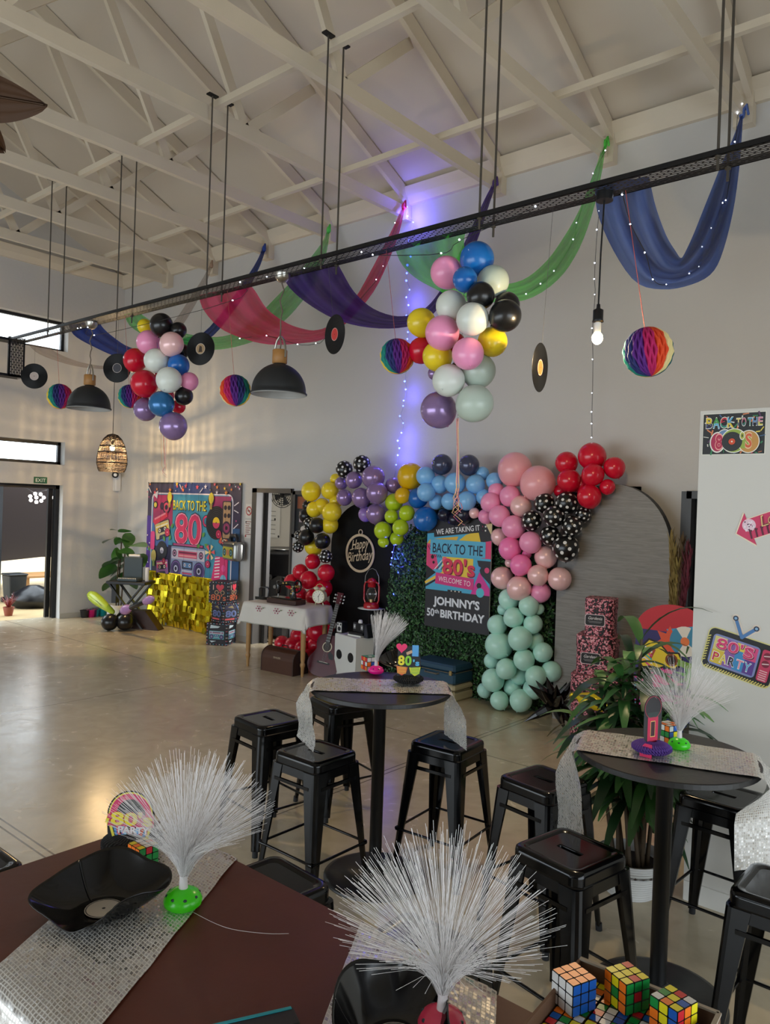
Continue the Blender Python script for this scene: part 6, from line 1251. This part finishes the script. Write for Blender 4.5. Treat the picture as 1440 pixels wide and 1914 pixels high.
# ---- fibre-optic lamps
FB = mat('fibre_strand', '#f4f0ee', .3, spec=.7, trans=.1)
def fibre(P, label, basec, sprayn, L0, amax, tilt, seed, mul=1.0, r=.0006, kind='dome'):
    RR = random.Random(seed); o = root('fibre_lamp', label, 'lamp', P, 0, 'fibre-optic table lamps'); bm_ = mat('lamp_base_'+basec[1:], basec, .25, emit=basec, es=.12)
    MB().lathe([(.034, 0), (.044, .008), (.045, .018), (.038, .032), (.02, .042), (.012, .044)], bm_, 32).build('base', o)
    b = MB(); 
    for k in range(8): a = k*.785+.3; b.ball((.036*math.cos(a), .036*math.sin(a), .03), .0055, mat('base_dot', ('#14343a', '#7a2030')[k % 2] if 0 else '#1f3a3c', .4), 8, 6, (1, 1, .6))
    b.build('dot', o); MB().lathe([(.011, .042), (.009, .07), (.011, .075)], mat('frosted_neck', '#dcd4d4', .4), 14).build('neck', o)
    b = MB(); t0 = Vector(tilt)
    for k in range(sprayn):
        az = RR.uniform(0, 2*PI); th = amax*math.sqrt(RR.uniform(0, 1)); L = L0*RR.uniform(.82, 1.02)*(1-.12*th); q = Vector((math.cos(az)*math.sin(th), math.sin(az)*math.sin(th), math.cos(th)))+t0
        q.normalize(); s = Vector((RR.uniform(-.007, .007), RR.uniform(-.007, .007), .068)); c = s.copy(); pts = [c.copy()]; u = Vector((q.x*.35, q.y*.35, 1)).normalized()
        for i in range(7): v = u.lerp(q, min(1, .25+i/5)).normalized(); c = c+v*L/7; c.z = max(c.z, .02); pts.append(c.copy())
        b.tube(pts, [r*1.1]*7+[r*1.5], FB, 3, True, False)
    f = b.build('fibre_spray', o); f['kind'] = 'stuff'; f['label'] = 'spray of clear fibre strands'; return o
G1 = at(332, 1708, Z=TZm+.006)+Vector((-.02, .028, 0)); fibre(G1, 'bright green-based fibre lamp at the left on the brown table', '#38b414', 900, .31, 1.1, (.16, .1, .0), 1, r=.00026)
fibre(at(826, 1930, Z=TZm+.006), 'fibre lamp at the bottom centre on the brown table, its spray spread wide', '#b03048', 720, .315, 1.25, (-.06, -.03, 0), 2, r=.00027)
P = at(703, 1258, Z=T1.z+.008); fibre(P, 'hot pink-based fibre lamp on the middle bar table, spray leaning right', '#d81880', 420, .31, .62, (.3, .26, .02), 3, r=.0004)
P = at(1270, 1398, Z=T2.z+.008); fibre(P, 'bright green-based fibre lamp on the right bar table', '#38c414', 460, .33, 1.05, (.1, .06, 0), 4, r=.00036)
# ---- puzzle cubes
CC = {'W': '#dcdcda', 'Y': '#e6d81c', 'O': '#f0781c', 'R': '#c8202c', 'G': '#158a3c', 'B': '#1458b0'}
CBK = mat('cube_black', '#0b0b0c', .3)
def cube(P, s, rot, top, fl, fr, label, grp='puzzle cubes', tilt=(0, 0)):
    o = root('puzzle_cube', label, 'puzzle cube', P, (tilt[0], tilt[1], rot), grp); c = s/3; b = MB()
    for i in (-1, 0, 1):
        for j in (-1, 0, 1):
            for k in (-1, 0, 1): b.box((i*c, j*c, s/2+k*c), (c*.985, c*.985, c*.985), CBK, bev=c*.06)
    b.build('cubelets', o); a = MB(); n = 0
    for pat, T in ((top, Matrix.Translation((0, 0, s))), (fl, Matrix.Translation((0, 0, s/2)) @ Matrix.Rotation(-PI/2, 4, 'Z') @ Matrix.Translation((0, -s/2, 0)) @ Matrix.Rotation(PI/2, 4, 'X')), (fr, Matrix.Translation((0, -s/2, s/2)) @ Matrix.Rotation(PI/2, 4, 'X'))):
        for i, ch in enumerate(pat):
            x, y = (i % 3-1)*c, (1-i//3)*c; h = c*.44; P_ = [T @ Vector((px+x, py+y, s*.004)) for px, py in rrect(-h, -h, h, h, c*.1, 3)]; a.add(P_, [tuple(range(len(P_)))], mat('sticker_'+ch, CC[ch], .32))
    a.build('stickers', o); return o
cube(at(252, 1636, Z=TZm+.008)+Vector((-.035, .045, 0)), .057, 1.55, 'YWYOWOYWY', 'OOOOGOOGO', 'GRGGGGWGG', 'puzzle cube with yellow and white top between vinyl bowl and paper headphones')
cube(at(805, 1862, Z=TZm+.008)+Vector((-.03, .03, 0)), .057, 1.4, 'RYWRYGOYW', 'GYGRRGWGG', 'WGWYWROGW', 'puzzle cube half hidden behind the white spray at the bottom centre')
cube(at(683, 1253, Z=T1.z+.008)+Vector((0, .04, 0)), .078, 1.2, 'GGGGWGGGG', 'RORWRWORO', 'WWWOBOWWW', 'puzzle cube with dark green top beside the pink lamp on the middle table', )
cube(at(1243, 1388, Z=T2.z+.008)+Vector((0, .04, 0)), .075, 1.2, 'OWWOWOWOW', 'OWOGGGOWO', 'WBYBYOOOY', 'puzzle cube between the cassette ornament and the green lamp on the right table')
# cardboard tray of cubes
KB = mat('box_cardboard', '#6a4c36', .8); KI = mat('box_rim_paper', '#a89c8c', .8)
ZR = TZm+.09; c0, c1, c2 = at(985, 1876, Z=ZR), at(1085, 1793, Z=ZR), at(1345, 1896, Z=ZR); ex = (c2-c1).normalized(); ang = math.atan2(ex.y, ex.x); ey = Vector((-ex.y, ex.x, 0)); Lx, Ly = (c2-c1).length, max(.2, abs((c0-c1).dot(ey))+.12)
o = root('cube_carton', 'open cardboard carton of puzzle cubes at the right end of the brown table', 'carton', (c1.x, c1.y, TZm+.001), ang)
b = MB(); b.box((Lx/2, -Ly/2, .002), (Lx, Ly, .004), KB).box((Lx/2, 0, .045), (Lx, .005, .09), KB).box((Lx/2, -Ly, .045), (Lx, .005, .09), KB).box((0, -Ly/2, .045), (.005, Ly, .09), KB).box((Lx, -Ly/2, .045), (.005, Ly, .09), KB); b.build('carton_walls', o)
b = MB(); b.box((Lx/2, 0, .091), (Lx, .008, .004), KI).box((Lx, -Ly/2, .091), (.008, Ly, .004), KI); b.build('rim', o)
def inbox(u, v): return c1+ex*u-ey*v
def rp_(): return ''.join(R.choice('WYORGB') for _ in range(9))
n = 0; nx, ny = int((Lx-.012)/.0585), int((Ly-.012)/.0585)
for j in range(ny):
    for i in range(nx):
        q = inbox(.034+.0585*i, .034+.0585*j); cube((q.x, q.y, TZm+.007), .056, ang, rp_(), rp_(), rp_(), 'puzzle cube lying in the carton, %s row from the back, %s from its left end' % (ORD[j].replace('topmost', 'first'), ORD[i].replace('topmost', 'first')), 'cubes in the carton')
ZC = TZm+.0645
def upper(px, py, zt, rot, *pats):
    q = at(px, py, Z=zt); cube((q.x, q.y, ZC), .057, rot, *pats)
upper(1074, 1820, ZC+.057, math.radians(69), 'OOOOOOOOO', 'WWWWWWWWW', 'BBBBBBBBB', 'puzzle cube with all-orange top and white side standing on the carton cubes')
upper(1173, 1818, ZC+.057, math.radians(66), 'YYRYYYYRY', 'OYOOGOOYO', 'GGGGRGGGG', 'puzzle cube with yellow and two red top squares standing on the carton cubes')
upper(1260, 1865, ZC+.057, math.radians(74), 'WGYOYRYBW', 'GYBOYBOOB', 'ROYROYGGY', 'puzzle cube with mixed colours at the right end on the carton cubes')
# ---- bowls made from warped records
def record_bowl(P, label, sc, rot, name='record_bowl'):
    o = root(name, label, 'bowl', P, 0, 'bowls made from records'); rows = []; n = 120
    rim = [(-150, .125, .082), (-120, .14, .066), (-96, .172, .048), (-66, .138, .03), (-38, .122, .008), (-14, .135, .034), (18, .105, .062), (48, .112, .066), (78, .15, .052), (98, .158, .07), (124, .125, .082), (165, .13, .098)]
    K = resample([Vector((r, z, 0)) for _, r, z in rim[-2:]+rim+rim[:3]], 400); A = [rim[-2][0]-360, rim[-1][0]-360]+[a for a, _, _ in rim]+[a+360 for a, _, _ in rim[:3]]
    def at_rim(ps):
        for q in range(len(A)-1):
            if A[q] <= ps <= A[q+1]: t = q+(ps-A[q])/(A[q+1]-A[q]); return K[min(399, int(round(t/(len(A)-1)*399)))]
    for i in range(24):
        t = i/23; row = []
        for k in range(n+1):
            ps = -150+360*(k % n)/n; v = at_rim(ps if ps <= 195 else ps-360); f = max(0, (t-.3)/.7); r0 = .062*min(1, t/.3); r = (r0+(v.x-.062)*f**.85)*sc; th = math.radians(ps)+rot
            row.append((max(r, .003)*math.cos(th), max(r, .003)*math.sin(th), .002+v.y*sc*f**1.3))
        rows.append(row)
    ob = MB().sheet(rows, VIN2).build('vinyl', o); md = ob.modifiers.new('thickness', 'SOLIDIFY'); md.thickness = .002; md.offset = 1
    a = Art(.0045); a.disc(0, 0, .045*sc, '#b8b0a4').ring(0, 0, .04*sc, .043*sc, '#3a3a3a').disc(0, 0, .004, '#111111'); a.build('label', o)
VIN2 = mat('glossy_vinyl', '#070708', .12, spec=.5)
def tocam(P): return math.atan2(CAM.y-P.y, CAM.x-P.x)
P = at(183, 1712, Z=TZm+.006); record_bowl(P+Vector((-.01, .02, .002)), 'wavy black bowl made from a vinyl record at the left on the brown table', .95, tocam(P))
P = at(745, 1940, Z=TZm+.006); record_bowl(P+Vector((0, -.01, .002)), 'wavy black vinyl-record bowl cut by the bottom edge beside the spray', .9, tocam(P)+1.1)
P = at(738, 1246, Z=T1.z+.008); record_bowl(P+Vector((.02, .03, .0)), 'folded black vinyl bowl behind the heart ornament on the middle table', .85, tocam(P)+.5)
# ---- paper centrepieces
def honey_foot(o, c, r, h):
    b = MB(); rows = []; n = 120
    for i in range(13):
        t = i/12; ph = PI*(.08+.84*t); rows.append([(r*math.sin(ph)*(1-.16*(1-abs(math.sin(20*th+(PI/2 if i % 2 else 0)))))*math.cos(th), r*math.sin(ph)*(1-.16*(1-abs(math.sin(20*th+(PI/2 if i % 2 else 0)))))*math.sin(th), h*.5*(1-math.cos(ph))) for th in [2*PI*k/n for k in range(n+1)]])
    b.sheet(rows, pm(c, .8), False); b.build('honeycomb_foot', o)
def face_cam(P): return math.atan2(-(CAM.x-P[0]), (CAM.y-P[1]))+PI
P = at(243, 1602, Z=TZm+.006)+Vector((-.02, .02, 0)); s = 1.0
o = root('paper_ornament', "headphone-shaped paper ornament reading 80's PARTY on the brown table", 'ornament', P, math.radians(38)); honey_foot(o, '#141416', .085, .06)
a = Art(.001, .0001); a.z = .001
out = [(-.065, 0), (.065, 0), (.075, .05), (.078, .1)]+[(.078*math.cos(PI*i/16), .11+.085*math.sin(PI*i/16)) for i in range(17)]+[(-.078, .1), (-.075, .05)]
MB().prism([(x*1.02, y) for x, y in out], .0012, pm('#141518')).build('card', o, loc=(0, -.02, .02), rot=(PI/2, 0, 0), scale=(.82, .8, .82))
a.poly(circ(0, .11, .074, 24, .081, 0, PI), '#e8d85a').poly(circ(0, .11, .07, 24, .076, 0, PI), '#d83a6c').poly(circ(0, .105, .05, 24, .062, 0, PI), '#17181b').poly(circ(0, .1, .042, 24, .05, 0, PI), '#3a3c44').rect(-.078, .075, .078, .115, '#d83a6c')
for s_ in (-1, 1):
    for x0, c in ((.062, '#e8d84a'), (.05, '#4a8ac8'), (.04, '#d8603c'), (.028, '#58a0d8'), (.02, '#a8d0e8')): a.poly([(s_*x0, .075), (s_*(x0+.009), .075), (s_*(x0-.02+.009), .01), (s_*(x0-.02), .01)], c)
a.poly([(-.085, .085), (-.075, .12), (-.078, .1), (-.07, .1), (-.082, .06), (-.078, .085)], '#e8d84a'); a.text("80's", .004, .078, .044, '#b8283c', .148, .06).text("80's", .004, .08, .042, '#ecd634', .14, .03).text('PARTY', .012, .052, .024, '#d83a6c', .112, .05).text('PARTY', .012, .053, .022, '#f0f0ee', .105, .03)
a.build('print', o, loc=(0, -.0215, .02), rot=(PI/2, 0, 0), scale=(.82, .8, .82))
P = at(757, 1279, Z=T1.z+.008)+Vector((-.0, .03, 0)); o = root('paper_ornament', "paper ornament reading I love 80's on a black honeycomb foot, middle table", 'ornament', P, math.radians(35)); honey_foot(o, '#17171a', .085, .055)
MB().prism([(-.062, 0), (.062, 0), (.066, .08), (.05, .17), (-.02, .16), (-.06, .17)], .0012, pm('#23242a')).build('card', o, loc=(0, -.03, .045), rot=(PI/2, 0, 0)); a = Art(.0014, .0001)
a.poly([(-.04+.03*x, .155+.03*y) for x, y in [(math.sin(t)**3, (13*math.cos(t)-5*math.cos(2*t)-2*math.cos(3*t)-math.cos(4*t))/16) for t in [2*PI*i/28 for i in range(28)]]], '#e8386c').text('I', .035, .115, .055, '#5aa0d8', .035, .05).poly([(-.015, .13), (.015, .145), (.02, .13), (-.01, .115)], '#c8a080')
for ch, x, c in (('8', -.04, '#e8d83a'), ('0', -.002, '#8ac83a'), ("'", .028, '#58b0d8'), ('s', .048, '#58b0e0')): a.text(ch, x, .062, .05 if ch in '80' else .03, c, .036 if ch in '80' else (.01 if ch == "'" else .022), .04)
for s_ in (-1, 1):
    a.poly([(s_*.004, .05), (s_*.066, .055), (s_*.06, .018), (s_*.035, .004), (s_*.012, .02)], '#d8603c' if s_ < 0 else '#d8d83a')
    for k in range(5): a.rect(s_*.012, .016+.008*k, s_*.06, .019+.008*k, '#e8c84a' if s_ < 0 else '#48a050')
a.build('print', o, loc=(0, -.0312, .045), rot=(PI/2, 0, 0))
P = at(1213, 1412, Z=T2.z+.008)+Vector((0, .03, 0)); o = root('paper_ornament', 'cassette-shaped paper ornament on a purple honeycomb foot, right table', 'ornament', P, math.radians(5)); honey_foot(o, '#5a3a8c', .082, .055)
for rz, nm in ((1.1, 'card'),): 
    MB().prism(rrect(-.05, .0, .05, .2, .048), .0012, pm('#262428')).build(nm, o, loc=(0, -.0, .04), rot=(PI/2, 0, rz)); a = Art(.0014, .0001); a.rect(-.03, .0, .035, .13, '#2c3a38').rect(-.028, .0, .03, .11, '#c8204c').rect(-.012, .03, .014, .095, '#e8c06a').rect(-.01, .033, .012, .092, '#3a1420'); a.ring(0, .15, .044, .0465, '#a83a4c')
    a.build('print', o, loc=(0, -.0012, .04), rot=(PI/2, 0, rz))
MB().prism([(0, 0), (.05, 0), (.05, .055), (.02, .055), (0, .03)], .0012, pm('#d8205c')).build('fold_card', o, loc=(-.03, -.06, .0), rot=(PI/2, 0, -.1))
# teal-edged black card case at the bottom edge
P = at(476, 1925, Z=TZm+.002); _e = at(515, 1890, Z=TZm)-at(410, 1914, Z=TZm); tag(MB().box((0, 0, .006), (.16, .05, .012), pm('#111214'), bev=.002).box((0, .0205, .0125), (.15, .007, .002), pm('#1f9aa8')).build('card_case', loc=(P.x, P.y, TZm+.001), rot=(0, 0, math.atan2(_e.y, _e.x))), 'black case with a teal edge at the bottom edge of the picture', 'case')
# loose strand
pts = [at(x, y, Z=TZm+.004) for x, y in ((352, 1700), (400, 1725), (440, 1738), (500, 1745), (540, 1745))]; c = pts[0]; tag(MB().tube([p-c for p in resample(pts, 16)], .0006, FB, 4).build('loose_fibre', loc=c), 'single clear fibre strand lying on the brown table right of the green lamp', 'strand')
# ---- leafy plant in the white ribbed pot
PP = at(1178, 1664, Z=0); PH = zat(PP, 1165, 1592); o = root('dracaena_plant', 'tall leafy plant in a white ribbed pot behind the right bar table', 'plant', PP); pt = mat('white_ribbed_pot', '#c9c7c2', .45)
pr = []; n = 60
for i in range(n+1): t = i/n; pr.append((.125+.055*t+.0035*math.cos(t*2*PI*15), .001+(PH-.001)*t))
pr += [(.185, PH), (.17, PH-.003), (.165, PH-.06), (0, PH-.06)]; MB().lathe(pr, pt, 40).build('pot', o); MB().lathe([(.165, PH-.07), (.165, PH-.055), (0, PH-.05)], mat('potting_soil', '#2a2018', .9), 24).build('soil', o)
DL_ = [mat('dracaena_leaf', '#35602c', .35, noise_amt=.3, nscale=5), mat('dracaena_leaf_pale', '#5c8a4c', .35, noise_amt=.25, nscale=5), mat('dracaena_leaf_dark', '#1f3d20', .35, noise_amt=.3, nscale=5)]
canes = [((-.03, .02), (1200, 1195)), ((.05, -.02), (1160, 1260)), ((-.05, -.04), (1150, 1330)), ((.03, .05), (1215, 1300)), ((0, -.05), (1180, 1420)), ((.06, .0), (1215, 1410))]
st = MB(); lf = MB(); RP = random.Random(5)
canes += [((-.06, .04), (1128, 1292)), ((.04, .03), (1180, 1230)), ((-.08, -.03), (1112, 1352)), ((.02, -.06), (1160, 1385)), ((.07, .04), (1240, 1330))]
for (cx, cy), (px, py) in canes:
    e = at(px, py, Y=PP.y+RP.uniform(-.05, .1))-PP; s0 = Vector((cx, cy, PH-.06)); st.tube([s0, s0.lerp(e, .5)+Vector((0, 0, .03)), e], [.012, .01, .007], stem, 6); hgt_ = e.z-PH
    N = 14 if py < 1200 else 28
    for k in range(N):
        t = 1-.42*(k/N) if hgt_ > .3 else 1-.25*k/N; p = s0.lerp(e, t); az = k*2.4+RP.uniform(-.3, .3); el = .9-1.15*(k/N)+RP.uniform(-.15, .15); d = Vector((math.cos(az)*math.cos(el), math.sin(az)*math.cos(el), math.sin(el)))
        blade(lf, p, d, RP.uniform(.26, .44), RP.uniform(.045, .072), DL_[RP.choice((0, 0, 1, 2, 2))], RP.uniform(1.1, 1.9), .22, 8, .85)
for v in lf.v:
    if v.z < PH+.03: v.z = PH+.03+(v.z-PH-.03)*.3
    if PP.x+v.x > PX-.03 and PP.y+v.y > PY-.02: v.y = PY-.02-PP.y
st.build('stem', o); f = lf.build('foliage', o)
